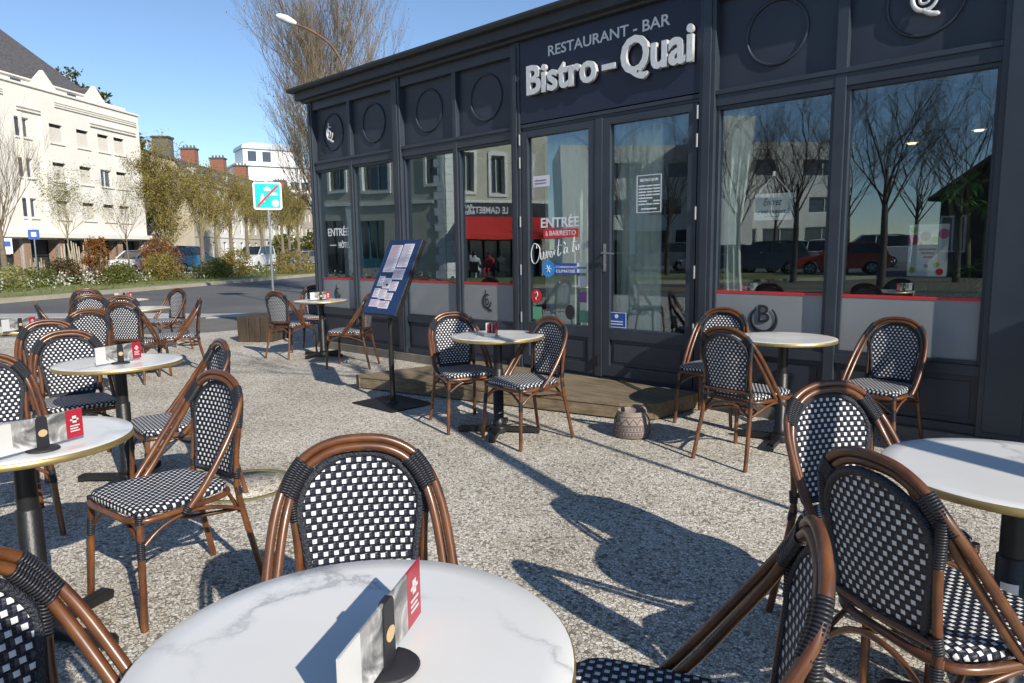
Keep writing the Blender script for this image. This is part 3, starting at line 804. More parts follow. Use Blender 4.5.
# low panels
bays = [(-9.04, -8.19), (-8.13, -7.2), (-7.04, -6.10), (-6.04, -5.17), (-2.87, -1.93), (-1.85, -0.91), (-0.62, 0.36), (0.44, 1.40), (1.55, 2.5), (2.56, 3.5)]
for k, (a, b) in enumerate(bays):
    mb = MB(); mb.box(a, b, FY+0.025, FY+0.06, 0.165, 0.50); mb.box(a+0.05, b-0.05, FY+0.017, FY+0.025, 0.205, 0.46)
    mb.build('lower_panel', M['panelp'], bld, bevel=0.003)
    # window
    mb = MB()
    e = 0.028
    for (x0, x1, z0, z1) in ((a, a+e, 0.575, ZT), (b-e, b, 0.575, ZT), (a+e, b-e, ZT-e, ZT), (a+e, b-e, 0.575, 0.575+e)):
        mb.box(x0, x1, FY+0.012, FY+0.09, z0, z1)
    cx, rr = (a+b)/2, (b-a)/2 - e
    arc = [(cx+rr*math.cos(math.pi*i/24), FY+0.085, ZT-0.40+0.35*math.sin(math.pi*i/24)) for i in range(25)]
    if k not in (0, 1, 2, 3): mb.tube(arc, 0.019, 6)
    w = mb.build('window', M['paint'], bld, bevel=0.002)
    mb = MB(); mb.box(a+e, b-e, FY+0.045, FY+0.055, 0.575+e, ZT-e); mb.build('pane', M['glass'], w)
    mb = MB(); mb.box(a+e, b-e, FY+0.034, FY+0.043, 0.575+e, 1.003); mb.build('frosted_panel', M['frost'], w)
    mb = MB(); mb.box(a+e, b-e, FY+0.030, FY+0.043, 1.0035, 1.024); mb.build('red_stripe', M['red'], w)
    # fascia panel with ring
    mb = MB(); mb.box(a, b, FY+0.045, FY+0.10, 2.66, 3.36)
    fp = mb.build('fascia_panel', M['panelp'], bld)
    mb = MB(); mb.ring(cx, 3.025, FY+0.04, 0.238, 0.013); mb.build('medallion', M['panelp'], fp)
# emblems
def emblem(x, z, s, mat, letters, parent, y):
    mb = MB(); n = 20
    arc = [(x + s*math.cos(R(130+280*i/n)), y, z + s*math.sin(R(130+280*i/n))) for i in range(n+1)]
    mb.tube(arc, [s*0.16*(0.45+0.55*math.sin(math.pi*i/n)) for i in range(n+1)], 6)
    mb.flatten(y, 0.12).build('emblem_ring', mat, parent)
    text('emblem_letter', letters, mat, parent, x-s*0.45, z-s*0.25, y, w=s*0.9, h=s*1.35, extr=0.003, bold=0.0)
def q_emblem(x, z, s, mat, parent, y):           # ring with tail and a small b inside, hook above
    mb = MB(); n = 24
    arc = [(x + s*0.62*math.cos(R(60+300*i/n)), y, z + s*0.75*math.sin(R(60+300*i/n))) for i in range(n+1)]
    mb.tube(arc, [s*(0.07+0.06*math.sin(math.pi*i/n)) for i in range(n+1)], 6)
    mb.tube(spline([(x-s*0.05, y, z-s*0.72), (x+s*0.3, y, z-s*0.95), (x+s*0.75, y, z-s*1.05)], 4), [s*0.14]*8+[s*0.05], 6)
    mb.tube(spline([(x-s*0.22, y, z+s*1.25), (x-s*0.25, y, z+s*0.4), (x-s*0.22, y, z-s*0.3), (x+s*0.12, y, z-s*0.35), (x+s*0.22, y, z-s*0.02), (x+s*0.05, y, z+s*0.25), (x-s*0.2, y, z+s*0.1)], 4), s*0.075, 6)
    mb.flatten(y, 0.12 if mat is M['ink'] else 0.6).build('round_emblem', mat, parent)
q_emblem(-8.63, 3.005, 0.115, M['brushed'], bld, FY-0.0)
q_emblem(-1.375, 3.03, 0.125, M['brushed'], bld, FY-0.0)
q_emblem(-5.63, 0.815, 0.10, M['ink'], bld, FY+0.028)
q_emblem(-8.66, 0.80, 0.10, M['ink'], bld, FY+0.028)
emblem(-2.42, 0.80, 0.105, M['ink'], 'B', bld, FY+0.028)
# sign board and lettering
mb = MB(); mb.box(-5.10, -2.99, FY-0.02, FY+0.03, 2.665, 3.47); sb = mb.build('sign_board', M['signp'], bld)
text('sign_lettering', 'RESTAURANT - BAR', M['vinyl'], bld, -4.66, 3.262, FY-0.021, w=1.36, h=0.098, extr=0.002, bold=0.012)
for s_, x, w_, z, h_ in (('Bistro', -4.90, 0.865, 2.915, 0.285), ('-', -3.97, 0.145, 2.995, 0.05), ('Quai', -3.765, 0.715, 2.85, 0.385)):
    text('raised_lettering', s_, M['brushed'], bld, x, z, FY-0.062, w=w_, h=h_, extr=0.02, bold=0.026)
# cornice
mb = MB()
prof = [(0.02, 3.47), (-0.07, 3.475), (-0.075, 3.50), (-0.135, 3.51), (-0.14, 3.605), (-0.20, 3.612), (-0.222, 3.64), (-0.222, 3.665), (-0.20, 3.672), (-0.12, 3.675), (0.3, 3.70), (0.3, 3.47)]
XC = XL - 0.0
n = len(prof)
vs = []
for (oy, z) in prof: vs.append((XE, FY+oy, z))
for (oy, z) in prof: vs.append((XC+min(oy, 0)*1.0 if oy < 0 else XC+oy, FY+oy, z))
for (oy, z) in prof: vs.append((XC+min(oy, 0)*1.0 if oy < 0 else XC+oy, FY+9, z))
fs = []
for k in range(2):
    for i in range(n-1): fs.append((k*n+i, k*n+i+1, (k+1)*n+i+1, (k+1)*n+i)[::-1])
mb.add(vs, fs)
mb.build('cornice', M['gutter'], bld)
mb = MB(); mb.box(XL+0.05, XE, FY+0.28, FY+9, 3.55, 3.66); mb.build('roof', M['roofing'], bld)
mb = MB(); mb.box(-3.98, -3.90, FY+0.30, FY+0.38, 3.66, 4.4); mb.box(-4.10, -3.70, FY+0.5, FY+1.0, 3.66, 4.3); mb.build('roof_vent', M['gutter'], bld)
mb = MB(); mb.box(XL-0.01, XE, FY-0.05, FY+0.3, -0.02, 0.099); mb.build('plinth', M['plinth'], bld)
# side wall, interior shell
mb = MB(); mb.box(XL, XL+0.1, FY+0.141, FY+0.5, 0.1, 3.5); mb.box(XL, XL+0.1, FY+3.0, FY+9, 0.1, 3.5); mb.box(XL, XL+0.1, FY+0.5, FY+3.0, 0.1, 3.5)
mb.box(XE, XE+0.1, FY, FY+9, 0, 3.5); mb.build('side_wall', M['paint'], bld)
mb = MB(); mb.box(XL+0.1, XE, FY+6.0, FY+6.1, 0.06, 3.4); mb.build('interior_wall', M['inwall'], bld)
mb = MB(); mb.box(XL+0.1, XE, FY+0.14, FY+6.0, 0.04, 0.10); mb.build('interior_floor', M['infloor'], bld)
mb = MB(); mb.box(XL+0.1, XE, FY+0.141, FY+6.0, 2.98, 3.04); mb.box(XL+0.1, XE, FY+0.55, FY+0.85, 2.62, 2.98); mb.build('ceiling', M['inceil'], bld)
# doors
def door(x0, x1, label=None, handle_left=False):
    mb = MB(); e = 0.085
    z0, z1 = 0.165, 2.585
    mb.box(x0, x0+e, FY-0.02, FY+0.05, z0, z1); mb.box(x1-e, x1, FY-0.02, FY+0.05, z0, z1)
    mb.box(x0+e, x1-e, FY-0.02, FY+0.05, 2.52, z1); mb.box(x0+e, x1-e, FY-0.02, FY+0.05, z0, 0.27); mb.box(x0+e, x1-e, FY-0.02, FY+0.05, 0.52, 0.63)
    mb.box(x0+e, x1-e, FY+0.005, FY+0.03, 0.27, 0.52); mb.box(x0+e+.04, x1-e-.04, FY-0.003, FY+0.005, 0.305, 0.485)
    cx, rr = (x0+x1)/2, (x1-x0)/2-e
    arc = [(cx+rr*math.cos(math.pi*i/24), FY+0.055, 2.20+0.30*math.sin(math.pi*i/24)) for i in range(25)]
    mb.tube(arc, 0.017, 6)
    d = mb.build('door', M['paint'], bld, bevel=0.003)
    mb = MB(); mb.box(x0+e, x1-e, FY+0.012, FY+0.022, 0.63, 2.52); mb.build('pane', M['glass'], d)
    return d
dL, dR = door(-5.035, -4.085), door(-4.0, -3.025)
mb = MB(); mb.box(-4.083, -4.002, FY-0.028, FY+0.06, 0.15, 2.59); mb.box(-5.045, -3.01, FY-0.01, FY+0.08, 0.10, 0.163); mb.build('door_frame', M['paint'], bld, bevel=0.004)
for dd, xx in ((dL, -5.045), (dR, -3.02)):
    for zz in (2.45, 2.22, 1.62, 1.12, 0.62):
        mb = MB(); mb.tube([(xx, FY-0.035, zz), (xx, FY-0.035, zz+0.11)], 0.009, 8); mb.build('hinge', M['hingem'], dd)
mb = MB(); mb.box(-3.985, -3.955, FY-0.028, FY-0.02, 1.17, 1.43); mb.tube([(-3.97, FY-0.028, 1.345), (-3.97, FY-0.075, 1.345)], 0.009, 8); mb.tube([(-3.97, FY-0.07, 1.345), (-3.84, FY-0.07, 1.338)], 0.009, 8)
mb.tube([(-3.97, FY-0.02, 1.23), (-3.97, FY-0.035, 1.23)], 0.011, 10)
mb.build('handle', M['steel'], dR)
mb = MB(); mb.rbox((-4.04, FY-0.04, 0.31), (0.03, 0.03, 0.09)); mb.build('door_bolt', M['iron'], dR)
YG = FY+0.0115
text('door_lettering', 'ENTRÉE', M['vinyl'], dL, -4.80, 1.605, YG, w=0.50, h=0.125, bold=0.02)
mb = MB(); mb.box(-4.765, -4.315, YG-0.002, YG, 1.50, 1.588); mb.build('red_label', M['red'], dL)
text('door_lettering', 'à BAR/RESTO', M['vinyl'], dL, -4.735, 1.522, YG-0.0025, w=0.39, h=0.05, bold=0.012)
# handwritten line, drawn as connected strokes
def script(name, parent, mat, strokes, x, z, w, h, y, r=0.006):
    mb = MB()
    for st in strokes: mb.tube(spline([(x+a*w, y, z+b*h) for a, b in st], 5), r, 5)
    return mb.build(name, mat, parent)
O_ = [(0.12, .75), (0.05, .8), (0.0, .45), (0.02, .1), (0.08, 0.02), (0.14, .25), (0.16, .6), (0.11, .78), (.10, .62)]
script('door_script', dL, M['vinyl'], [O_, [(0.17, .45), (0.18, .2), (0.21, .2), (0.23, .48), (0.235, .2), (0.26, .25), (0.275, .5), (0.29, .22), (0.315, .5), (0.33, .35), (0.35, .35), (0.365, .48), (0.345, .5), (0.345, .3), (0.375, .28), (0.40, .5), (0.415, .35), (0.42, .52), (0.44, .52)],
    [(0.50, .95), (0.485, .6), (0.48, .35), (0.50, .32), (0.53, .45)], [(0.45, .66), (0.54, .74)],
    [(0.63, .62), (0.60, .64), (0.585, .48), (0.60, .4), (0.63, .5), (0.64, .64), (0.635, .45), (0.66, .45)], [(0.585, .86), (0.615, .76)],
    [(0.76, 1.05), (0.74, .7), (0.735, .5), (0.76, .48), (0.785, .6)], [(0.71, .8), (0.80, .86)],
    [(0.82, .72), (0.79, .68), (0.795, .55), (0.825, .55), (0.835, .68), (0.82, .74), (0.85, .72), (0.87, .75), (0.87, .6), (0.90, .6), (0.92, .8), (0.925, .65), (0.945, .66), (0.97, .84), (0.985, .74), (0.97, .66), (0.95, .66)]],
    -4.935, 1.235, 0.755, 0.26, YG-0.004, 0.0045)
mb = MB(); mb.box(-4.63, -4.30, YG-0.0015, YG, 1.13, 1.245); st = mb.build('sticker', M['bluesig'], dL)
b = MB(Matrix.Translation((-4.70, YG-0.002, 1.187)) @ Matrix.Rotation(R(90), 4, 'X')); b.prism([(0.085*math.cos(2*math.pi*i/28), 0.085*math.sin(2*math.pi*i/28)) for i in range(28)], -0.001, 0.001); b.build('round_sticker', M['bluelt'], dL)
mb = MB()
for k in range(3): a = k*math.pi/3; mb.tube([(-4.70-0.04*math.cos(a), YG-0.005, 1.187-0.04*math.sin(a)), (-4.70+0.04*math.cos(a), YG-0.005, 1.187+0.04*math.sin(a))], 0.004, 5)
mb.build('snowflake_mark', M['vinyl'], dL)
text('sticker_lettering', 'ÉTABLISSEMENT', M['vinyl'], dL, -4.60, 1.195, YG-0.003, w=0.28, h=0.028)
text('sticker_lettering', 'CLIMATISÉ', M['vinyl'], dL, -4.60, 1.15, YG-0.003, w=0.25, h=0.038, bold=0.02)
def round_sticker(x, z, r, mat, par, sx=1.0):
    b = MB(Matrix.Translation((x, YG-0.002, z)) @ Matrix.Rotation(R(90), 4, 'X')); b.prism([(r*sx*math.cos(2*math.pi*i/28), r*math.sin(2*math.pi*i/28)) for i in range(28)], -0.001, 0.001); return b.build('round_sticker', mat, par)
def sq_sticker(x0, x1, z0, z1, mat, par, y=None, nm='sticker'):
    y = YG if y is None else y
    mb = MB(); mb.box(x0, x1, y-0.002, y-0.0002, z0, z1); return mb.build(nm, mat, par)
round_sticker(-4.87, 0.90, 0.072, M['red'], dL)
mb = MB(); mb.tube(spline([(-4.89, YG-0.005, 0.93), (-4.86, YG-0.005, 0.945), (-4.85, YG-0.005, 0.91), (-4.875, YG-0.005, 0.885), (-4.87, YG-0.005, 0.865)], 4), 0.004, 5); mb.build('sticker_mark', M['vinyl'], dL)
sq_sticker(-4.92, -4.80, 0.66, 0.79, M['green'], dL); sq_sticker(-4.30, -4.21, 0.86, 0.96, M['violet'], dL); sq_sticker(-4.30, -4.19, 0.66, 0.78, M['green'], dL)
round_sticker(-4.42, 0.755, 0.075, M['ink'], dL, 0.8)
sq_sticker(-4.33, -4.20, 1.21, 1.25, M['vinyl'], dL); sq_sticker(-4.33, -4.20, 1.15, 1.19, M['vinyl'], dL); sq_sticker(-4.31, -4.21, 1.02, 1.12, M['paper'], dL)
sq_sticker(-4.90, -4.68, 2.02, 2.13, M['paper'], dL)
for k in range(2): sq_sticker(-4.87, -4.72, 2.05+0.03*k, 2.06+0.03*k, M['inkm'], dL, YG-0.003, 'sticker_print')
bs = sq_sticker(-3.965, -3.74, 0.635, 0.785, M['bluesig'], dR)
for (a, b_, c, d_) in ((-3.963, -3.742, 0.637, 0.643), (-3.963, -3.742, 0.777, 0.783), (-3.963, -3.957, 0.643, 0.777), (-3.748, -3.742, 0.643, 0.777)):
    sq_sticker(a, b_, c, d_, M['vinyl'], dR, YG-0.003, 'sticker_border')
for k in range(2): sq_sticker(-3.93, -3.78, 0.665+0.025*k, 0.675+0.025*k, M['vinyl'], dR, YG-0.003, 'sticker_print')
round_sticker(-3.853, 0.745, 0.02, M['vinyl'], dR).location.y = -0.002
# opening hours
for (a, b_, c, d_) in ((-3.64, -3.383, 1.703, 1.709), (-3.64, -3.383, 2.031, 2.037), (-3.64, -3.634, 1.709, 2.031), (-3.389, -3.383, 1.709, 2.031)):
    sq_sticker(a, b_, c, d_, M['vinyl'], dR, None, 'hours_border')
text('hours_lettering', 'BISTRO-QUAI', M['vinyl'], dR, -3.605, 1.975, YG, w=0.185, h=0.03, bold=0.02)
mb = MB()
for k in range(7):
    z = 1.935 - k*0.027
    mb.box(-3.62, -3.55+0.01*(k % 3), YG-0.001, YG, z, z+0.011)
    if k != 5: mb.box(-3.54, -3.475, YG-0.001, YG, z, z+0.011)
    if k != 4: mb.box(-3.465, -3.40, YG-0.001, YG, z, z+0.011)
mb.box(-3.59, -3.43, YG-0.001, YG, 1.73, 1.742)
mb.build('hours_print', M['vinyl'], dR)
# corner window print
YW = FY+0.044
kw = [o for o in kids(bld) if o.name.startswith('window')]
w0 = kw[0]
mb = MB(); mb.box(-8.98, -8.26, FY+0.075, FY+0.085, 1.36, 1.88); mb.build('dark_film', M['dark'], w0)
text('window_lettering', 'ENTRÉE', M['vinyl'], w0, -8.86, 1.61, YW, w=0.52, h=0.135, bold=0.02)
text('window_lettering', 'HÔTEL', M['vinyl'], w0, -8.60, 1.44, YW, w=0.28, h=0.105, bold=0.02)
mb = MB(); mb.box(-8.82, -8.66, YW-0.001, YW, 1.475, 1.487); mb.build('window_print', M['vinyl'], w0)

# ---------------------------------------------------------------- inside the restaurant
def curtain(x0, x1, y, z0, z1, label, waist=None):
    mb = MB(); n = int((x1-x0)*60); rows = 10
    vs = []
    for j in range(rows+1):
        t = j/rows; z = z0+(z1-z0)*t
        sq = 1.0
        if waist: sq = 1 - waist*math.exp(-((t-0.40)/0.32)**2) if t < 0.98 else 1
        for i in range(n+1):
            u = i/n; xx = x0 + (x1-x0)*u*sq
            vs.append((xx, y+0.03*math.sin(u*(x1-x0)*75)+0.008*math.sin(u*31+j), z))
    fs = [(j*(n+1)+i, j*(n+1)+i+1, (j+1)*(n+1)+i+1, (j+1)*(n+1)+i) for j in range(rows) for i in range(n)]
    mb.add(vs, fs, True)
    o = mb.build('curtain', M['curtain'], None); s = o.modifiers.new('s', 'SOLIDIFY'); s.thickness = 0.004
    tag(o, label, 'curtain'); return o
curtain(-4.90, -4.02, FY+0.20, 0.12, 2.60, 'pale pleated curtain behind the left door leaf')
curtain(-3.98, -3.48, FY+0.20, 0.12, 2.60, 'pale pleated curtain behind the left half of the right door leaf')
curtain(-2.85, -2.60, FY+0.17, 0.60, 2.60, 'pale curtain tied back beside the window with the paper sign', 0.4)
def red_chair(x, y, rz, label):
    t = thing('dining_chair', label, 'chair', (x, y, 0.1), rz, 'red dining chairs inside the door')
    mb = MB(); mb.rbox((0, 0, 0.46), (0.44, 0.44, 0.07)); mb.build('seat', M['redchair'], t, bevel=0.02)
    mb = MB(); pts = [(0.24*math.cos(R(a)), -0.20+0.06*math.sin(R(a))*0-0.05*math.sin(R(a)), 0) for a in range(0, 181, 15)]
    vs = [(p[0], p[1]-0.02, z) for z in (0.50, 0.62, 0.78, 0.84) for p in pts]; k = len(pts)
    mb.add(vs, [(j*k+i, j*k+i+1, (j+1)*k+i+1, (j+1)*k+i) for j in range(3) for i in range(k-1)], True)
    o = mb.build('backrest', M['redchair'], t); s = o.modifiers.new('s', 'SOLIDIFY'); s.thickness = 0.04
    for sx in (-1, 1):
        for sy in (-1, 1):
            mb = MB(); mb.tube([(sx*0.18, sy*0.18, 0.43), (sx*0.21, sy*0.21, 0.0)], 0.015, 6); mb.build('leg', M['iron'], t)
red_chair(-4.05, FY+1.25, R(200), 'red rounded chair showing through the meeting edge of the doors')
red_chair(-3.45, FY+1.05, R(160), 'red rounded chair showing low in the right door pane')
red_chair(-3.95, FY+2.3, R(10), 'red rounded chair deeper in the room behind the right door')
t = thing('dining_table', 'brown table inside, behind the red chairs', 'table', (-3.65, FY+1.75, 0.1))
mb = MB(); mb.rbox((0, 0, 0.74), (0.9, 0.7, 0.04)); mb.build('tabletop', M['timber'], t)
mb = MB(); mb.lathe([(0.25, 0.0), (0.25, 0.03), (0.04, 0.05), (0.04, 0.72)], n=16); mb.build('pedestal', M['iron'], t)
# paper sign hung in the window
t = thing('hanging_paper_sign', 'white handwritten card hung by a string in the window', 'sign', (-2.39, FY+0.075, 1.58), world=True)
ym = FY+0.068
mb = MB(Matrix.Translation((-2.39, ym, 1.70)) @ Matrix.Rotation(R(1.0), 4, 'Y')); mb.box(-0.155, 0.155, 0, 0.004, -0.105, 0.105); mb.build('card', M['white'], t)
mb = MB(); mb.tube([(-2.52, ym, 1.803), (-2.39, ym, 1.955), (-2.26, ym, 1.803)], 0.0025, 5); mb.tube([(-2.39, ym-0.004, 1.94), (-2.39, ym-0.004, 1.975)], 0.012, 6); mb.build('string', M['white'], t)
text('writing', 'Entrez', M['ink'], t, -2.47, 1.712, ym-0.001, w=0.15, h=0.055, shear=0.35, bold=-0.005)
text('writing', "c'est ouvert !", M['ink'], t, -2.515, 1.645, ym-0.001, w=0.255, h=0.042, shear=0.35, bold=-0.003)
mb = MB(); mb.tube(spline([(-2.46, ym-0.001, 1.622), (-2.42, ym-0.001, 1.628), (-2.38, ym-0.001, 1.620), (-2.33, ym-0.001, 1.628)], 4), 0.0015, 4); mb.build('flourish', M['ink'], t)
# poster board
t = thing('poster_frame', 'black framed poster with pink and lime circles inside the right window', 'poster', (-1.30, FY+0.35, 0.1), world=True)
yp = FY+0.30
mb = MB(); mb.box(-1.49, -1.17, yp, yp+0.03, 1.12, 1.56); mb.tube([(-1.45, yp+0.03, 1.15), (-1.50, yp+0.25, 0.10)], 0.012, 6); mb.tube([(-1.21, yp+0.03, 1.15), (-1.16, yp+0.25, 0.10)], 0.012, 6); mb.tube([(-1.33, yp+0.02, 1.2), (-1.33, yp-0.1, 0.10)], 0.012, 6); mb.build('frame', M['ink'], t)
mb = MB(); mb.box(-1.46, -1.205, yp-0.004, yp, 1.155, 1.53); mb.build('poster_sheet', M['white'], t)
for (x, z, r_, mm) in ((-1.43, 1.42, 0.038, 'pinkp'), (-1.35, 1.445, 0.034, 'violet'), (-1.235, 1.46, 0.036, 'pinkp'), (-1.29, 1.42, 0.024, 'limep'), (-1.43, 1.49, 0.02, 'limep'), (-1.38, 1.39, 0.012, 'pinkp'), (-1.25, 1.19, 0.024, 'red'), (-1.43, 1.20, 0.022, 'limep'), (-1.27, 1.24, 0.018, 'limep'), (-1.34, 1.23, 0.014, 'violet')):
    b = MB(Matrix.Translation((x, yp-0.005, z)) @ Matrix.Rotation(R(90), 4, 'X')); b.prism([(r_*math.cos(2*math.pi*i/20), r_*math.sin(2*math.pi*i/20)) for i in range(20)], -0.001, 0.001); b.build('printed_circle', M[mm], t)
for k in range(3): mb = MB(); mb.box(-1.39+0.015*k, -1.28-0.01*k, yp-0.006, yp-0.004, 1.345-0.028*k, 1.357-0.028*k); mb.build('printed_line', M['pinkp'], t)
# indoor plant
t = thing('house_plant', 'tall green house plant behind the right end of the windows', 'plant', (-0.98, FY+0.40, 0.1), world=True)
mb = MB(); mb.lathe([(0.0, 0), (0.13, 0), (0.17, 0.3), (0.15, 0.3), (0.14, 0.27), (0, 0.27)], c=(-0.98, FY+0.40, 0.1), n=20); mb.build('pot', M['iron'], t)
mb = MB()
r2 = random.Random(3)
def leafblade(mb, p, d, L, w, droop=0.5):
    d = Vector(d).normalized(); side = d.cross(Vector((0, 0, 1)))
    side = side.normalized() if side.length > 0.05 else Vector((1, 0, 0))
    pts = []; q = Vector(p)
    for i in range(5): pts.append(q.copy()); d = (d + Vector((0, 0, -droop*0.25))).normalized(); q += d*L/4
    ws = [0.15, 0.8, 1.0, 0.7, 0.03]
    vs = []
    for pt, k in zip(pts, ws): vs += [tuple(pt - side*w*k/2), tuple(pt + side*w*k/2)]
    mb.add(vs, [(2*i, 2*i+1, 2*i+3, 2*i+2) for i in range(4)], True)
stem = MB()
for k, (bx, top) in enumerate((((-1.00, FY+0.40), (-1.10, FY+0.25, 1.80)), ((-0.96, FY+0.38), (-0.98, FY+0.3, 1.65)), ((-0.98, FY+0.42), (-1.22, FY+0.3, 1.72)))):
    pts = spline([(bx[0], bx[1], 0.35), ((bx[0]+top[0])/2-0.02, (bx[1]+top[1])/2, 1.1), top], 4)
    stem.tube(pts, [0.016]*len(pts), 6)
    for j in range(26):
        a = r2.uniform(0, 6.28); leafblade(mb, top, (math.cos(a), math.sin(a)*0.6-0.2, r2.uniform(-0.1, 0.7)), r2.uniform(0.16, 0.30), 0.035, 1.2)
    for j in range(20):
        a = r2.uniform(0, 6.28); leafblade(mb, (bx[0]+r2.uniform(-.1, .1), bx[1]-0.1, r2.uniform(0.9, 1.25)), (math.cos(a), math.sin(a)*0.6-0.2, r2.uniform(0.0, 0.7)), r2.uniform(0.14, 0.26), 0.032, 1.0)
stem.build('stem', M['bark'], t); mb.build('foliage', M['leafh'], t)
for k, (x, y, z) in enumerate(((-1.913, FY+2.0, 2.33), (-1.384, FY+2.0, 2.384), (-4.874, FY+2.0, 2.72), (-6.5, FY+2.6, 2.45))):
    t = thing('pendant_lamp', ['lit pendant lamp seen through the large right window', 'small lit pendant lamp at the far right window', 'pendant lamp hanging behind the right door pane', 'pendant lamp in the left part of the dining room'][k], 'lamp', (x, y, z), group='pendant lamps in the dining room')
    mb = MB(); mb.tube([(0, 0, 0.04), (0, 0, 2.98-z)], 0.004, 5); mb.build('cable', M['ink'], t)
    mb = MB(); mb.lathe([(0.0, 0.05), (0.03, 0.045), (0.06, 0.0)], n=18); mb.build('shade', M['white'], t)
    mb = MB(); mb.lathe([(0.0, -0.012), (0.035, -0.012), (0.04, 0.002), (0.0, 0.004)], n=14); mb.build('bulb', M['bulb'], t)

# ================================================================ TERRACE FURNISHINGS
# wooden step
t = thing('wooden_step', 'weathered timber step platform in front of the doors', 'platform', (-4.3, 4.8, 0), world=True)
P0, P1, P2, P3, P4 = Vector((-6.02, 4.00)), Vector((-3.22, 4.62)), Vector((-2.96, 4.78)), Vector((-2.92, 5.42)), Vector((-5.75, 5.42))
nb = 9
def clip_y(yv):                            # x range of the platform at depth yv
    xs = []
    poly = [P0, P1, P2, P3, P4]
    for i in range(5):
        a, b = poly[i], poly[(i+1) % 5]
        if (a.y-yv)*(b.y-yv) <= 0 and abs(a.y-b.y) > 1e-6: xs.append(a.x+(b.x-a.x)*(yv-a.y)/(b.y-a.y))
    return (min(xs), max(xs)) if len(xs) > 1 else None
fd = (P1-P0).normalized(); fnn = Vector((-fd.y, fd.x))
pw = 0.118
for k in range(12):
    o0 = k*pw + 0.004; o1 = (k+1)*pw - 0.005
    def seg(o_):
        # line P0+fn*o + s*fd clipped to polygon
        poly = [P0, P1, P2, P3, P4]; ss = []
        for i in range(5):
            a, b = poly[i], poly[(i+1) % 5]
            da, db = (a-P0).dot(fnn)-o_, (b-P0).dot(fnn)-o_
            if da*db <= 0 and abs(da-db) > 1e-6:
                q = a+(b-a)*(da/(da-db)); ss.append((q-P0).dot(fd))
        return (min(ss), max(ss)) if len(ss) > 1 else None
    s0, s1 = seg(o0), seg(o1)
    if not s0 or not s1 or s0[1]-s0[0] < 0.1 or s1[1]-s1[0] < 0.1: continue
    q = [P0+fnn*o0+fd*s0[0], P0+fnn*o0+fd*s0[1], P0+fnn*o1+fd*s1[1], P0+fnn*o1+fd*s1[0]]
    mb = MB(); mb.prism([tuple(v) for v in q], 0.115+0.001*rnd.random(), 0.142+0.002*rnd.random())
    mb.build('deck_board', M['deck'], t, bevel=0.003)
mb = MB()
for a, b in ((P0, P1), (P1, P2), (P2, P3), (P4, P0)):
    d = (b-a).normalized(); n_ = Vector((-d.y, d.x))
    a2, b2 = a+n_*0.012+d*0.002, b+n_*0.012-d*0.002
    mb.prism([tuple(a2), tuple(b2), tuple(b2+n_*0.03), tuple(a2+n_*0.03)], 0.012, 0.1145)
mb.build('edge_beam', M['deck'], t, bevel=0.003)
# menu board on stand
t = thing('menu_board', 'blue tilted menu board on a black pole stand', 'menu board', (-5.13, 3.80, 0))
mb = MB(); mb.prism([(-0.30, -0.24), (0.30, -0.24), (0.30, 0.24), (-0.30, 0.24)], 0.002, 0.014); mb.lathe([(0.05, 0.014), (0.045, 0.03), (0.028, 0.035)], n=16); mb.build('base', M['iron'], t, bevel=0.003)
mb = MB(); mb.tube([(0, 0, 0.014), (0, 0, 1.10)], 0.024, 12); mb.build('pole', M['iron'], t)
bm4 = Matrix.Translation((0.02, 0.03, 1.16)) @ Matrix.Rotation(R(-27), 4, 'X')
mb = MB(bm4); mb.box(-0.235, 0.235, -0.0, 0.05, -0.37, 0.37); bo = mb.build('board_case', M['iron'], t, bevel=0.004)
mb = MB(bm4); mb.box(-0.228, 0.228, -0.008, -0.0005, -0.363, 0.363); mb.build('blue_front', M['blue'], bo)
pp = [(-0.16, 0.0, 0.04, 0.31), (0.02, 0.16, 0.09, 0.32), (0.01, 0.16, -0.03, 0.075), (-0.17, -0.09, -0.10, 0.0), (-0.08, 0.02, -0.12, -0.02), (0.03, 0.13, -0.14, -0.05), (-0.18, -0.10, -0.21, -0.12), (-0.09, 0.01, -0.22, -0.13), (0.02, 0.11, -0.23, -0.16), (-0.18, -0.05, -0.30, -0.23), (-0.04, 0.10, -0.31, -0.24)]
for (a, b_, c, d_) in pp:
    mb = MB(bm4); mb.box(a, b_, -0.011, -0.008, c, d_); pg = mb.build('menu_sheet', M['paper'], bo)
mb = MB(bm4)
for (a, b_, c, d_) in pp:
    z = d_-0.014; k = 0
    while z > c+0.010:
        mb.m = 1 if k % 4 == 0 else 0
        mb.box(a+0.008, b_-0.010-0.018*((k*7) % 3), -0.0118, -0.0112, z, z+0.0035); z -= 0.0105; k += 1
mb.build('menu_print', [M['inkm'], M['red']], bo)
# clay pot
t = thing('clay_pot', 'mauve patterned clay pot with a handle by the wooden step', 'pot', (-2.86, 4.29, 0))
prof = [(0.0, 0.004), (0.118, 0.004), (0.132, 0.02), (0.135, 0.06), (0.128, 0.12), (0.112, 0.172), (0.104, 0.19), (0.108, 0.198), (0.100, 0.198), (0.096, 0.185), (0.115, 0.12), (0.115, 0.03), (0.0, 0.03)]
mb = MB(); mb.lathe(prof, n=40); mb.build('body', M['basket'], t)
mb = MB()
def rad(z):
    for (r1, z1), (r2_, z2) in zip(prof[2:7], prof[3:8]):
        if z1 <= z <= z2: return r1+(r2_-r1)*(z-z1)/(z2-z1)
    return 0.13
for zz in (0.165, 0.105, 0.095, 0.062, 0.03): mb.tube([((rad(zz)+0.001)*math.cos(2*math.pi*i/40), (rad(zz)+0.001)*math.sin(2*math.pi*i/40), zz) for i in range(40)], 0.003, 5, closed=True)
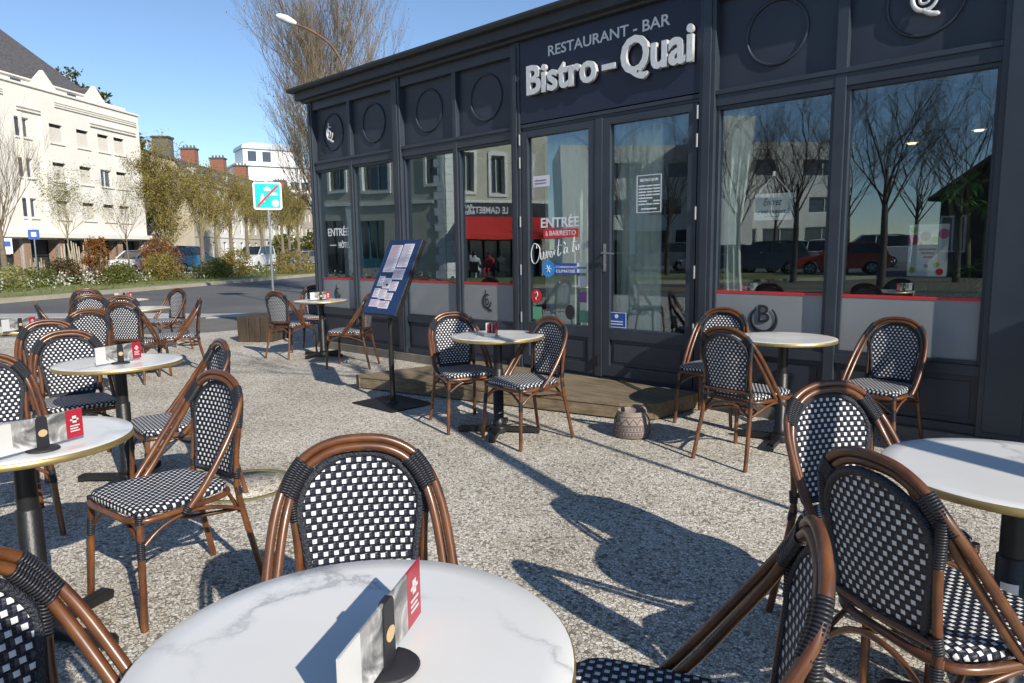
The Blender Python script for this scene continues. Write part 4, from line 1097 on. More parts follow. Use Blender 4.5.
zig = [((rad(0.115 if i % 2 else 0.152)+0.001)*math.cos(2*math.pi*i/28), (rad(0.115 if i % 2 else 0.152)+0.001)*math.sin(2*math.pi*i/28), 0.115 if i % 2 else 0.152) for i in range(28)]
mb.tube(zig, 0.0045, 5, closed=True)
for i in range(36):
    a = 2*math.pi*i/36; mb.rbox(((rad(0.078))*math.cos(a), rad(0.078)*math.sin(a), 0.078), (0.006, 0.009, 0.016), a); mb.rbox(((rad(0.045))*math.cos(a+.08), rad(0.045)*math.sin(a+.08), 0.045), (0.006, 0.009, 0.012), a+.08)
mb.build('relief_pattern', M['basketd'], t)
mb = MB(); mb.tube(spline([(-0.06, 0.085, 0.19), (-0.04, 0.09, 0.210), (0.0, 0.09, 0.215), (0.04, 0.09, 0.210), (0.06, 0.085, 0.19)], 4), 0.009, 7); mb.build('handle', M['basket'], t)
# timber block
t = thing('timber_block', 'squat block of old dark timber at the terrace edge', 'timber block', (-10.60, 5.36, 0), R(125))
for k in range(3):
    mb = MB(); mb.box(-0.30, 0.30+0.03*(k % 2), -0.28+0.19*k, -0.095+0.19*k, 0.0, 0.40-0.012*(k % 2)); mb.build('beam', M['timber'], t, bevel=0.012)
# manhole cover
t = thing('manhole_cover', 'round manhole cover with a mossy rim in the terrace', 'manhole cover', (-3.98, 1.83, 0))
mb = MB(); mb.lathe([(0.26, 0.002), (0.265, 0.008), (0.30, 0.008), (0.305, 0.002)], n=48); mb.build('mossy_ring', M['moss'], t)
mb = MB(); mb.lathe([(0.0, 0.006), (0.262, 0.006), (0.263, 0.002)], n=48); mb.build('lid', M['pebble'], t)
# unseen things added beyond the right edge to cast shadows into view
t = thing('shadow_tree', 'unseen bare slim tree beyond the right edge, added leaning to cast a shadow band', 'tree', (1.55, 1.52, 0))
mb = MB(); mb.tube(spline([(0, 0, 0), (0.0, 0.40, 1.6), (0.02, 0.80, 3.2), (-0.02, 1.30, 5.2)], 4), [0.085-0.0040*i for i in range(13)], 9); mb.build('trunk', M['bark'], t)
mb = MB()
rt = random.Random(11)
def twigs(mb, p, d, L, r, depth, rr, up=0.25, spread=0.55, nchild=3, sides=3, tips=None, seg=3, cd=None):
    pts = [Vector(p)]; d = Vector(d).normalized()
    for i in range(seg):
        d = (d + Vector((rr.gauss(0, .10), rr.gauss(0, .10), rr.gauss(0, .06)+up*0.25))).normalized()
        pts.append(pts[-1] + d*L/seg)
    mb.tube(pts, [r*(1-0.55*i/seg) for i in range(seg+1)], sides if depth < 2 else 5, cap=False)
    if tips is not None and depth <= 1: tips += pts[1:]
    if depth > 0:
        for k in range(nchild):
            q = pts[1 + rr.randrange(seg)] if k else pts[-1]
            nd_ = (d + Vector((rr.gauss(0, spread), rr.gauss(0, spread), rr.gauss(0, spread*0.6)+up))).normalized()
            twigs(mb, q, nd_, L*rr.uniform(0.6, 0.85), r*0.55, depth-1, rr, up, spread, nchild, sides, tips, seg)
for k in range(8):
    a = k*0.9; twigs(mb, (-0.0, 1.0+0.04*k, 4.0+0.15*k), (math.cos(a), math.sin(a), 0.7), 0.9, 0.022, 3, rt, 0.2, 0.45)
mb.build('branches', M['twig'], t)
t = thing('shadow_pole', 'unseen thin post beyond the right edge, added to cast a line of shadow', 'post', (1.25, 3.02, 0))  # unseen post added for the thin shadow line across the terrace
mb = MB(); mb.tube([(0, 0, 0), (0, 0, 4.2)], 0.022, 10); mb.build('shaft', M['iron'], t)
mb = MB(); mb.lathe([(0.0, 0.0), (0.09, 0.0), (0.09, 0.012), (0.03, 0.02)], n=16); mb.build('foot', M['iron'], t)
t = thing('shadow_screen', 'unseen slatted screen square to the shop front, added to cast a sloping shadow', 'screen', (1.2, 4.95, 0))  # unseen screen, added and sized for the sloping shadow low on the shop front
mb = MB(); 
for k in range(13): mb.box(-0.02, 0.02, -0.34, 0.44, 0.06+0.15*k, 0.205+0.15*k)
mb.build('slats', M['deck'], t); mb = MB(); mb.box(-0.03, 0.03, -0.38, -0.341, 0, 2.02); mb.box(-0.03, 0.03, 0.441, 0.48, 0, 2.02); mb.build('posts', M['deck'], t)

# ================================================================ TREES
def foliage(tips, n, size, rr, sp):
    mb = MB()
    for i in range(n):
        p = rr.choice(tips) + Vector((rr.gauss(0, sp), rr.gauss(0, sp), rr.gauss(0, sp)))
        a = Vector((rr.gauss(0, 1), rr.gauss(0, 1), rr.gauss(0, 1))).normalized(); b = a.orthogonal().normalized()
        s_ = size*rr.uniform(0.5, 1.3)
        mb.add([tuple(p-a*s_), tuple(p+b*s_*0.5), tuple(p+a*s_), tuple(p-b*s_*0.5)], [(0, 1, 2, 3)])
    return mb
def tree(name, label, loc, H, seed, trunk_h, trunk_r, limbs, spread0, depth, nchild, L0, tw, leaf=None, nleaf=0, lsize=0.06, group=None, up=0.3, spread=0.4, r0=0.03, lsp=0.08, tm='bark', sides=3, zs=0.2):
    rr = random.Random(seed)
    t = thing(name, label, 'tree', loc, rr.uniform(0, 6), group)
    mb = MB(); mb.tube([(0, 0, -0.05), (0.02, 0.01, trunk_h*0.5), (0, 0.02, trunk_h), (0, 0, trunk_h+(zs+0.05)*(H-trunk_h))], [trunk_r*1.25, trunk_r, trunk_r*0.85, trunk_r*0.35], 9); mb.build('trunk', M[tm], t)
    mb = MB(); tips = []
    for k in range(limbs):
        a = 6.283*k/limbs + rr.uniform(-.3, .3); s_ = spread0*rr.uniform(0.35, 1.1)
        z = trunk_h*rr.uniform(0.82, 1.0) + zs*(H-trunk_h)*rr.random()
        twigs(mb, (0, 0, z), (math.cos(a)*s_, math.sin(a)*s_, 1), L0*rr.uniform(0.8, 1.15), r0, depth, rr, up, spread, nchild, sides, tips)
    mb.build('branches', M[tw], t)
    if leaf: foliage(tips, nleaf, lsize, rr, lsp).build('foliage', M[leaf], t)
    return t
GST = 'bare and budding trees along the street'
tree('bare_tree', 'brown bare bushy tree at the left edge before the white building', BW(4, 30), 7.2, 1, 1.7, 0.13, 13, 0.55, 4, 3, 1.75, 'twig', group=GST, up=0.35, spread=0.33, r0=0.028)
tree('young_tree', 'young pale leafed tree before the middle of the white building', BW(70, 36), 5.6, 2, 2.1, 0.05, 8, 0.8, 4, 3, 1.25, 'twigy', 'leafp', 2600, 0.045, group=GST, up=0.30, spread=0.42, r0=0.018, lsp=0.1)
tree('young_tree', 'small pale tree with a thin trunk left of the white car', BW(129, 42), 5.6, 3, 2.0, 0.05, 8, 0.6, 4, 3, 1.2, 'twig', 'leafp', 1100, 0.05, group=GST, up=0.30, spread=0.36, r0=0.018, lsp=0.1)
tree('budding_tree', 'wide olive yellow budding tree right of the white building', BW(168, 46), 8.0, 4, 1.2, 0.12, 30, 0.95, 4, 3, 1.35, 'twigy', 'leafy', 17000, 0.065, zs=0.55, group=GST, up=0.28, spread=0.42, r0=0.03, lsp=0.14)
s_tree = None
for k, (px, f, sc, lab) in enumerate([(204, 50, 1.0, 'brown trunked budding street tree beside the blue van'), (233, 55, 1.05, 'second budding street tree right of the blue van'), (249, 62, 1.05, 'budding street tree just left of the road sign'), (264, 70, 1.1, 'budding street tree behind the road sign pole'), (284, 60, 0.95, 'slim budding street tree right of the road sign'), (300, 66, 1.0, 'budding street tree next to the restaurant corner'), (291, 84, 1.15, 'farthest budding street tree seen by the restaurant corner'), (218, 78, 1.1, 'distant budding tree before the row of houses')]):
    if k == 0:
        s_tree = tree('street_tree', lab, BW(px, f), 6.6, 5, 2.3, 0.16, 20, 0.9, 4, 3, 1.15, 'twigy', 'leafy', 6000, 0.06, zs=0.6, group=GST, up=0.30, spread=0.40, r0=0.03, lsp=0.12)
    else: dup(s_tree, BW(px, f), k*1.3, lab, GST, sc)
tree('tall_bare_tree', 'tall fan shaped bare tree rising behind the restaurant corner', BW(336, 24.5), 10.5, 9, 1.0, 0.20, 54, 1.0, 4, 4, 1.85, 'twig', 'leafy', 3500, 0.035, zs=0.62, up=0.26, spread=0.30, r0=0.03, lsp=0.15)
def evergreen(loc, H, W, seed, label):
    rr = random.Random(seed); t = thing('evergreen_tree', label, 'tree', loc, group='dark evergreens behind the white building')
    mb = MB(); mb.tube([(0, 0, 0), (0.1, 0, H*0.5), (0, 0.1, H*0.9)], [0.35, 0.22, 0.05], 8); mb.build('trunk', M['bark'], t)
    tips = []
    for i in range(90):
        a = rr.uniform(0, 6.28); h = rr.uniform(0.35, 1.0); rad_ = W*(1.15-h)*rr.uniform(0.4, 1.0)
        c = Vector((rad_*math.cos(a), rad_*math.sin(a), H*h*rr.uniform(0.9, 1.0)))
        for j in range(7): tips.append(c + Vector((rr.gauss(0, .5), rr.gauss(0, .5), rr.gauss(0, .35))))
    foliage(tips, 7000, 0.26, rr, 0.28).build('foliage', M['leafe'], t)
evergreen(BW(86, 78), 21.0, 4.2, 21, 'evergreen showing over the slate roof, leftmost')
evergreen(BW(112, 76), 18.3, 4.6, 22, 'broad evergreen above the right end of the white building')
evergreen(BW(141, 74), 13.8, 4.0, 23, 'dark evergreen in the gap right of the white building')

# ================================================================ WALL HELPER
def wall_holes(mb, W, H, holes, z0=0.0, depth=0.22, x0=0.0):
    xs = sorted(set([x0, x0+W] + [a for h in holes for a in h[:2]])); zs = sorted(set([z0, z0+H] + [a for h in holes for a in h[2:4]]))
    for i in range(len(xs)-1):
        for j in range(len(zs)-1):
            cx, cz = (xs[i]+xs[i+1])/2, (zs[j]+zs[j+1])/2
            if any(h[0] < cx < h[1] and h[2] < cz < h[3] for h in holes): continue
            mb.add([(xs[i], 0, zs[j]), (xs[i+1], 0, zs[j]), (xs[i+1], 0, zs[j+1]), (xs[i], 0, zs[j+1])], [(0, 1, 2, 3)])
    for a, b, c, d in [h[:4] for h in holes]:
        mb.add([(a, 0, c), (b, 0, c), (b, 0, d), (a, 0, d), (a, depth, c), (b, depth, c), (b, depth, d), (a, depth, d)], [(0, 4, 5, 1), (1, 5, 6, 2), (2, 6, 7, 3), (3, 7, 4, 0)])
def local_frame(A, B):                     # facade runs from A to B, +y goes into the house
    d = Vector((B.x-A.x, B.y-A.y)); return math.atan2(d.y, d.x), d.length
def house_window(t, a, b, c, d, y, glass='houseglass', frame='white', bars=True, sill=True):
    mb = MB(); e = 0.07
    mb.box(a, a+e, y-0.04, y+0.03, c, d); mb.box(b-e, b, y-0.04, y+0.03, c, d); mb.box(a+e, b-e, y-0.04, y+0.03, d-e, d); mb.box(a+e, b-e, y-0.04, y+0.03, c, c+e)
    if bars: mb.box((a+b)/2-0.03, (a+b)/2+0.03, y-0.035, y+0.03, c+e, d-e)
    w = mb.build('window', M[frame], t)
    mb = MB(); mb.box(a+e, b-e, y+0.035, y+0.05, c+e, d-e); mb.build('pane', M[glass], w)
    return w

# ================================================================ WHITE APARTMENT BUILDING
# local x runs from the right-hand corner towards the viewer (leftwards in view)
A = CW(-31.8, 62.0); Bp = CW(-31.8-2*2.3, 62.0-13*2.3)
# facade must run left-to-right as seen from outside: start at near end
ang, L = local_frame(Bp, A)
t = thing('apartment_building', 'white rendered apartment block with slate roof and gabled dormers', 'building', Bp, ang)
xr = lambda q: L - q                       # q metres from the far right corner
fl = [3.2, 5.95, 8.7]
holes = []; wins = []
for q in (2.6, 4.4, 6.6, 9.2, 12.2, 15.6, 18.6, 22.0, 25.4):
    for k, z in enumerate(fl):
        w = 0.62; hgt = 1.35
        if abs(q-11.6) < .1: hgt = 1.5
        holes.append((xr(q)-w, xr(q)+w, z+0.85, z+0.85+hgt)); wins.append((q, k))
gh = []
for k in range(9):
    q = 0.7 + k*3.1
    gh.append((xr(q+2.5), xr(q), 0.0, 2.55))
mb = MB(); wall_holes(mb, L, 13.1, holes+gh, depth=0.30)
mb.add([(L, 0, 0), (L, 12, 0), (L, 12, 13.1), (L, 0, 13.1)], [(0, 1, 2, 3)])
mb.add([(0, 0, 13.1), (L, 0, 13.1), (L, 12, 13.1), (0, 12, 13.1)], [(0, 1, 2, 3)])
for (q0, q1) in ((0.4, 9.2), (13.6, 21.5)):
    for j in range(3): mb.box(xr(q1), xr(q0), -0.10, -0.002, 12.15+0.16*j, 12.24+0.16*j)
for (q0, q1) in ((0.6, 5.8), (10.6, 12.6), (14.6, 19.6)):
    for j in range(2): mb.box(xr(q1), xr(q0), -0.14, -0.002, 11.35+0.22*j, 11.45+0.22*j)
mb.box(-0.3, L+0.05, -0.12, -0.003, 13.1, 13.24)
mb.box(-0.1, L+0.03, -0.5, -0.003, 2.66, 3.0)
mb.box(xr(12.5), xr(12.42), -0.25, -0.004, 3.0, 11.2); mb.box(xr(10.72), xr(10.64), -0.25, -0.004, 3.0, 11.2)
mb.build('wall', M['wallw'], t)
rw = random.Random(5)
for (q, k) in wins:
    z = fl[k]; w = 0.62
    h = [h for h in holes if abs((h[0]+h[1])/2-xr(q)) < .01 and abs(h[2]-z-0.85) < .01][0]
    if q < 11 and not (q == 4.4 and k == 1):
        mb = MB()
        for j in range(6): mb.box(h[0], h[1], 0.06, 0.085, h[2]+j*(h[3]-h[2]-0.24)/6, h[2]+(j+0.97)*(h[3]-h[2]-0.24)/6)
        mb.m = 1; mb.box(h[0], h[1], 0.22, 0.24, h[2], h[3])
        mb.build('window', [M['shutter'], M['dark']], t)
    else: house_window(t, h[0], h[1], h[2], h[3], 0.2)
    mb = MB(); mb.box(h[0]-0.08, h[1]+0.08, -0.09, -0.003, h[2]-0.1, h[2]-0.02); mb.build('window_sill', M['wallw'], t)
for k, (a, b, c, d) in enumerate(gh):
    mb = MB(); mb.box(a, b, 0.9, 0.95, 0, 2.55)
    mb.m = 1
    for x in (a+0.03, (a+b)/2, b-0.08): mb.box(x, x+0.05, 0.83, 0.895, 0, 2.5)
    mb.box(a, b, 0.83, 0.895, 1.35, 1.42)
    if k in (4, 5): mb.m = 2; mb.box(a+0.3, b-0.3, 0.78, 0.82, 1.5, 2.3)
    mb.build('shop_opening', [M['dark'], M['iron'], M['shutter']], t)
    mb = MB(); mb.box(b, b+0.6, -0.02, 0.9, 0, 2.6); mb.build('pillar', M['brownpil'], t)
# roof with hip, set back behind the parapet
mb = MB(); e = 1.0
zr0, zr1 = 13.0, 19.5
mb.add([(-1, e, zr0), (L-1.0, e, zr0), (L-1.0, 11, zr0), (-1, 11, zr0), (-1, 6, zr1), (L-9.5, 6, zr1)], [(0, 1, 5, 4), (1, 2, 5), (2, 3, 4, 5), (0, 4, 3)])
mb.build('roof', M['slate'], t)
mb = MB(); mb.box(-0.8, L-3.2, 0.75, 1.5, 13.1, 13.75); mb.box(-0.8, L-3.1, 0.6, 1.5, 13.751, 13.86); mb.box(L-3.1, L-0.5, 0.75, 1.2, 13.1, 13.7); mb.build('attic_wall', M['wallw'], t)
for q in (4.3, 9.4, 14.8, 20.2):
    x = xr(q); mb = MB()
    mb.prism([(x-1.15, 13.1), (x+1.15, 13.1), (x+1.15, 13.5), (x, 14.7), (x-1.15, 13.5)], 0.45, 0.75, 'y')
    dm = mb.build('dormer_gable', M['wallw'], t)
    mb = MB(); mb.prism([(x-1.08, 13.45), (x+1.08, 13.45), (x, 14.6)], 0.752, 3.6, 'y'); mb.build('dormer_roof', M['slate'], dm)
    mb = MB(); mb.box(x-2.6, x-1.75, 0.72, 0.75, 13.3, 13.62); mb.build('dormer_window', M['houseglass'], dm)
for q in (9.6, 15.0, 20.0):
    x = xr(q); mb = MB(); mb.rbox((x, 3.3, 15.35), (1.0, 1.2, 0.12), rx=R(44)); mb.build('roof_window', M['steel'], t)

# ================================================================ ROW OF HOUSES
A = CW(-35.7, 80.0); B_ = CW(-37.5, 150.0)
ang, L = local_frame(A, B_)
# gable end faces the viewer, street front runs away
def row_house(k, x0, x1, label, chim):
    o_ = A + (B_-A).normalized()*x0
    W = x1-x0
    t = thing('row_house', label, 'house', (o_.x, o_.y, 0), ang, 'row of old houses along the street')
    He = 9.6
    # facade faces right (local -y is to the right of the direction of travel)
    hs = []
    nW = max(2, int(W/2.6))
    for i in range(nW):
        cx = W*(i+0.5)/nW
        for z, h in ((0.9, 1.9), (3.9, 1.9), (6.9, 1.6)): hs.append((cx-0.55, cx+0.55, z, z+h))
    mb = MB(); wall_holes(mb, W, He, hs)
    mb.add([(0, 0, 0), (0, 9.5, 0), (0, 9.5, He+0.2), (0, 7.8, He+2.2), (0, 4.75, He+3.1), (0, 1.5, He+2.2), (0, 0, He)], [tuple(range(7))])
    mb.box(0, W, -0.25, -0.003, He-0.25, He+0.02); mb.box(0, W, -0.08, -0.003, 3.3, 3.5)
    mb.build('wall', M['wallb'] if k % 2 == 0 else M['wallw'], t)
    for h in hs: house_window(t, *h, 0.2)
    if k == 0:
        for (yy, zz) in ((3.0, 9.0), (3.0, 5.6), (6.5, 5.6)):
            mb = MB(); mb.box(-0.06, -0.003, yy-0.75, yy+0.75, zz-0.15, zz+1.9); mb.m = 1; mb.box(-0.075, -0.062, yy-0.5, yy+0.5, zz, zz+1.7); mb.build('gable_window', [M['white'], M['houseglass']], t)
    mb = MB()
    prof_ = [(-0.25, He), (1.5, He+2.35), (4.75, He+3.35), (8.0, He+2.35), (9.7, He)]
    vs = [(x, y, z) for x in (-0.25, W) for y, z in prof_]; n_ = len(prof_)
    mb.add(vs, [(i, i+1, n_+i+1, n_+i)[::-1] for i in range(n_-1)])
    vs2 = [(x, y, z-0.22) for x in (-0.25,) for y, z in prof_]
    mb.add([vs[i] for i in range(n_)] + vs2, [(i, i+1, n_+i+1, n_+i) for i in range(n_-1)])
    rf = mb.build('roof', M['slate'], t)
    for i in range(nW):
        if (i+k) % 2: continue
        cx = W*(i+0.5)/nW; mb = MB(); mb.box(cx-0.6, cx+0.6, 0.15, 1.4, He, He+1.6); mb.m = 1; mb.box(cx-0.35, cx+0.35, 0.10, 0.148, He+0.3, He+1.35)
        mb.m = 2; mb.prism([(cx-0.75, He+1.6), (cx+0.75, He+1.6), (cx, He+2.05)], 0.05, 1.8, 'y'); mb.build('dormer', [M['white'], M['houseglass'], M['slate']], rf)
    if chim:
        cy, cw, zz, mm = chim
        mb = MB(); mb.box(W-0.6, W+0.5, cy-cw/2, cy+cw/2, He+1.2, zz); mb.m = 1; mb.box(W-0.7, W+0.6, cy-cw/2-0.1, cy+cw/2+0.1, zz, zz+0.18)
        for j in range(4): mb.lathe([(0.13, 0), (0.11, 0.35)], c=(W-0.05, cy-cw/2+cw*(j+.5)/4, zz+0.18), n=8)
        mb.build('chimney', [M[mm], M['slate']], rf)
    if k == 0:
        mb = MB(); mb.box(0.1, 1.4, 2.2, 4.0, He+1.2, 14.2); mb.m = 1; mb.box(0.0, 1.5, 2.1, 4.1, 14.2, 14.4); mb.build('chimney', [M['stone_grey'], M['slate']], rf)
row_house(0, 0, 7.5, 'beige gabled house at the near end of the row', (3.0, 1.7, 13.9, 'brickred'))
row_house(1, 7.5, 16.5, 'second house of the row with a red chimney and white dormers', (3.0, 1.8, 13.9, 'brickred'))
row_house(2, 16.5, 25, 'third house of the row, its chimney left of the office building', (3.0, 1.8, 13.9, 'brickred'))
row_house(3, 25, 44, 'fourth house of the row, partly behind the road sign', (3.0, 1.8, 13.6, 'brickred'))
row_house(4, 44, 72, 'last long pale house of the row near the restaurant corner', None)
# broad chimney stack of the neighbour seen over the first roof
# modern white building at the end
A2 = BW(243, 128); B2 = BW(322, 136)
ang2, L2 = local_frame(A2, B2)
t = thing('office_building', 'white modern building with a rounded roof at the end of the street', 'building', A2, ang2)
hs = [(1+2.1*i, 2.7+2.1*i, z, z+1.5) for i in range(6) for z in (9.0, 12.9)]
mb = MB(); wall_holes(mb, L2, 17.0, hs); mb.add([(0, 0, 0), (0, 10, 0), (0, 10, 17), (0, 0, 17)], [(0, 1, 2, 3)]); mb.box(-0.3, L2, -0.4, 10, 17.0, 17.3)
mb.box(1.6, 11, 1.5, 8, 17.3, 20.2); mb.build('wall', M['white'], t)
for h in hs: house_window(t, *h, 0.2)
mb = MB(); mb.prism([(1.3, 20.2), (11.4, 20.2), (11.2, 20.9), (8.5, 21.3), (3, 21.3), (1.5, 20.9)], 1.2, 8.2, 'y'); mb.build('roof', M['steel'], t)
for x in (2.4, 5.0): mb = MB(); mb.box(x, x+1.5, 1.42, 1.498, 18.0, 19.8); mb.build('tower_window', M['houseglass'], t)
# far line of vegetation closing the street
rr = random.Random(31)
pts = []
for i in range(260):
    c = BW(rr.uniform(150, 330), rr.uniform(105, 112)); c.z = rr.uniform(0.3, 3.6); pts.append(c)
o = foliage(pts, 7000, 0.32, rr, 0.5).build('far_shrubs', M['leafe']); o['kind'] = 'stuff'; o['label'] = 'distant dark shrubs closing the street'; o['category'] = 'shrubs'

# ================================================================ VERGE PLANTING, FENCE
def bush(name, label, loc, w, h, leaf, n, seed, size=0.05, group=None, base=0.0):
    rr = random.Random(seed); t = thing(name, label, 'bush', loc, group=group)
    mb = MB()
    for i in range(14): a = rr.uniform(0, 6.28); mb.tube([(0, 0, 0), (0.25*w*math.cos(a), 0.25*w*math.sin(a), h*0.5), (0.38*w*math.cos(a), 0.38*w*math.sin(a), h*0.85)], [0.015, 0.01, 0.004], 4, cap=False)
    mb.build('stems', M['twig'], t)
    tips = []
    for i in range(70):
        a = rr.uniform(0, 6.28); u = rr.uniform(0.05, 1.0); rad_ = w*0.5*math.sqrt(max(0.03, 1-((u-0.45)/0.6)**2))*rr.uniform(0.45, 1.0)
        tips.append(Vector((rad_*math.cos(a), rad_*math.sin(a), h*u)))
    foliage(tips, n, size, rr, w*0.07).build('foliage', M[leaf], t)
bush('shrub', 'dark reddish green round bush before the paling fence', BW(63, 31.5), 1.5, 1.15, 'leafm', 3500, 41, 0.05)
bush('shrub', 'bright green low bush left of the white car', BW(119, 32.5), 1.7, 0.85, 'leafg', 3600, 42, 0.05)
bush('shrub', 'tall russet shrub between the fence and the green bush', BW(98, 32.5), 1.1, 2.1, 'leafr', 3600, 43, 0.05)
bush('shrub', 'russet bush below the olive budding tree', BW(160, 40), 2.3, 2.1, 'leafr', 3600, 44, 0.06)
bush('shrub', 'olive green bush in front of the white car bonnet', BW(163, 35), 1.6, 1.35, 'leafy', 3000, 45, 0.055)
bush('shrub', 'green spiky clump in the flower verge right of the blue van', BW(214, 37.5), 2.0, 1.0, 'leafg', 3000, 46, 0.06)
bush('shrub', 'yellow green shrub left of the road sign', BW(236, 41), 1.8, 1.5, 'leafy', 3000, 47, 0.06)
bush('shrub', 'yellow green shrub right of the road sign', BW(296, 44), 2.6, 1.4, 'leafy', 3000, 48, 0.06)
bush('shrub', 'yellowish low shrub at the left edge of the verge', BW(10, 28.5), 1.4, 0.9, 'leafp', 2200, 49, 0.045)
bush('shrub', 'green leafy clump left of the reddish bush', BW(36, 30.5), 1.9, 0.7, 'leafg', 3000, 50, 0.05)
rr = random.Random(51)
def verge_pts(n, q0, q1, s0=-12, s1=60, zr=(0.1, 0.35)):
    out = []
    for i in range(n):
        p = SP(rr.uniform(s0, s1), rr.uniform(q0, q1)); out.append(Vector((p[0], p[1], rr.uniform(*zr))))
    return out
o = foliage(verge_pts(1500, 3.4, 6.8, zr=(0.1, 0.28)), 18000, 0.065, rr, 0.17).build('flower_bed_leaves', M['leafg']); tag(o, 'mixed green plants filling the roadside flower bed', 'plants', kind='stuff')
o = foliage(verge_pts(260, 3.0, 6.0, zr=(0.25, 0.5)), 2600, 0.055, rr, 0.15).build('flowers', M['petal']); tag(o, 'white and a few pink flowers in the roadside bed', 'flowers', kind='stuff')
o = foliage(verge_pts(1500, 0.6, 3.2, zr=(0.09, 0.10)), 16000, 0.03, rr, 0.14).build('grass_tufts', M['leafg']); tag(o, 'short grass along the kerb across the road', 'grass', kind='stuff')
t = thing('paling_fence', 'rustic fence of leaning grey split palings behind the bushes', 'fence', BW(60, 33), world=True)
rr = random.Random(61)
for k in range(34):
    px = 30+78*k/33; f = 33.4+0.035*k
    p = BW(px+rr.uniform(-.4, .4), f+rr.uniform(-.05, .05)); h = (1.15 if px < 62 else 1.75 + (0.35 if px > 72 else 0))*rr.uniform(0.85, 1.12)
    q = p + Vector((rr.gauss(0, .06), rr.gauss(0, .06), h)); q.z = h
    mb = MB(); mb.tube([tuple(p), tuple((p+q)/2+Vector((rr.gauss(0, .015), rr.gauss(0, .015), 0))), tuple(q)], [0.055, 0.05, 0.03], 5); mb.build('paling', M['fencew'], t)
# ================================================================ SIGNS, LAMP
def yawm(p): return math.atan2(p.y, p.x) - math.pi/2      # rotates local -y towards the viewer
p = BW(272, 20.2)
t = thing('road_sign', 'square turquoise zone sign crossed by a red bar on a grey pole', 'road sign', p, yawm(p))
mb = MB(); mb.tube([(0, 0, 0), (0, 0, 3.30)], 0.032, 12); mb.build('pole', M['steel'], t)
zc, s_ = 2.98, 0.385
mb = MB()
rp = [(s_*a - math.copysign(0.05, a)*(1-cx_), s_*b - math.copysign(0.05, b)*(1-cy_)) for a, b, cx_, cy_ in ((-1, -1, 1, 0), (-1, -1, 0, 1), (1, -1, 0, 1), (1, -1, 1, 0), (1, 1, 1, 0), (1, 1, 0, 1), (-1, 1, 0, 1), (-1, 1, 1, 0))]
mb.prism([(a, b+zc) for a, b in [(-s_, -s_+.05), (-s_+.05, -s_), (s_-.05, -s_), (s_, -s_+.05), (s_, s_-.05), (s_-.05, s_), (-s_+.05, s_), (-s_, s_-.05)]], -0.055, -0.035, 'y')
pl = mb.build('plate', M['white'], t)
mb = MB(); mb.box(-s_+.05, s_-.05, -0.058, -0.0552, zc-s_+.05, zc+s_-.05); mb.build('turquoise_field', M['cyan'], pl)
mb = MB()
def disc_xz(mb, x, z, r, y0, y1, n=16): mb.prism([(x+r*math.cos(2*math.pi*i/n), z+r*math.sin(2*math.pi*i/n)) for i in range(n)], y0, y1, 'y')
disc_xz(mb, -0.14, zc+0.03, 0.035, -0.061, -0.0585); mb.prism([(-0.20, zc-0.17), (-0.08, zc-0.17), (-0.10, zc-0.01), (-0.18, zc-0.01)], -0.061, -0.0585, 'y')
mb.prism([(-0.09, zc+0.14), (0.09, zc+0.14), (0.09, zc+0.20), (0.0, zc+0.27), (-0.09, zc+0.20)], -0.061, -0.0585, 'y')
disc_xz(mb, 0.20, zc-0.20, 0.10, -0.061, -0.0585); mb.prism([(0.06, zc+0.02), (0.28, zc+0.02), (0.25, zc+0.09), (0.10, zc+0.09)], -0.061, -0.0585, 'y')
mb.build('pictograms', M['white'], pl)
mb = MB(); mb.prism([(-0.31, zc-0.28), (-0.26, zc-0.31), (0.31, zc+0.28), (0.26, zc+0.31)], -0.066, -0.0615, 'y'); mb.build('red_bar', M['red'], pl)
p = BW(37, 33)
t = thing('direction_sign', 'small blue square sign on a post before the white building', 'road sign', p, yawm(p))
mb = MB(); mb.tube([(0, 0, 0), (0, 0, 2.55)], 0.03, 8); mb.build('pole', M['steel'], t)
mb = MB(); mb.box(-0.22, 0.22, -0.05, -0.03, 2.15, 2.6); mb.m = 1; mb.box(-0.1, 0.1, -0.054, -0.0505, 2.28, 2.48); mb.build('plate', [M['bluesig'], M['white']], t)
p = BW(9, 46)
t = thing('notice_board', 'white and blue poster in the ground floor window of the white building', 'poster', p, yawm(p))
mb = MB(); mb.box(-0.3, 0.3, -0.02, 0.02, 1.55, 2.55); mb.m = 1; mb.box(-0.22, 0.22, -0.024, -0.0205, 2.0, 2.35); mb.build('sheet', [M['white'], M['bluesig']], t); mb = MB(); mb.tube([(-.25, 0.05, 0), (-.25, 0.05, 1.6)], 0.03, 6); mb.tube([(.25, 0.05, 0), (.25, 0.05, 1.6)], 0.03, 6); mb.build('legs', M['iron'], t)
p = BW(352, 20.5)
t = thing('street_lamp', 'rusty curved street lamp with a pale head over the restaurant corner', 'street lamp', p, yawm(p))
mb = MB(); mb.tube([(0, 0, 0), (0, 0, 4.5), (0, 0, 6.1)], [0.08, 0.06, 0.045], 10)
mb.tube(spline([(0, 0, 6.1), (-0.02, 0, 6.6), (-0.30, 0, 7.1), (-0.80, 0, 7.45), (-1.25, 0, 7.62)], 5), 0.032, 8); mb.build('pole', M['rust'], t)
mb = MB(Matrix.Translation((-1.46, 0, 7.72)) @ Matrix.Rotation(R(20), 4, 'Y'))
mb.tube([(0.28, 0, 0), (0.2, 0, 0), (0.0, 0, 0.01), (-0.2, 0, 0), (-0.28, 0, -0.01)], [0.04, 0.075, 0.11, 0.09, 0.03], 10); mb.build('lamp_head', M['lampw'], t)

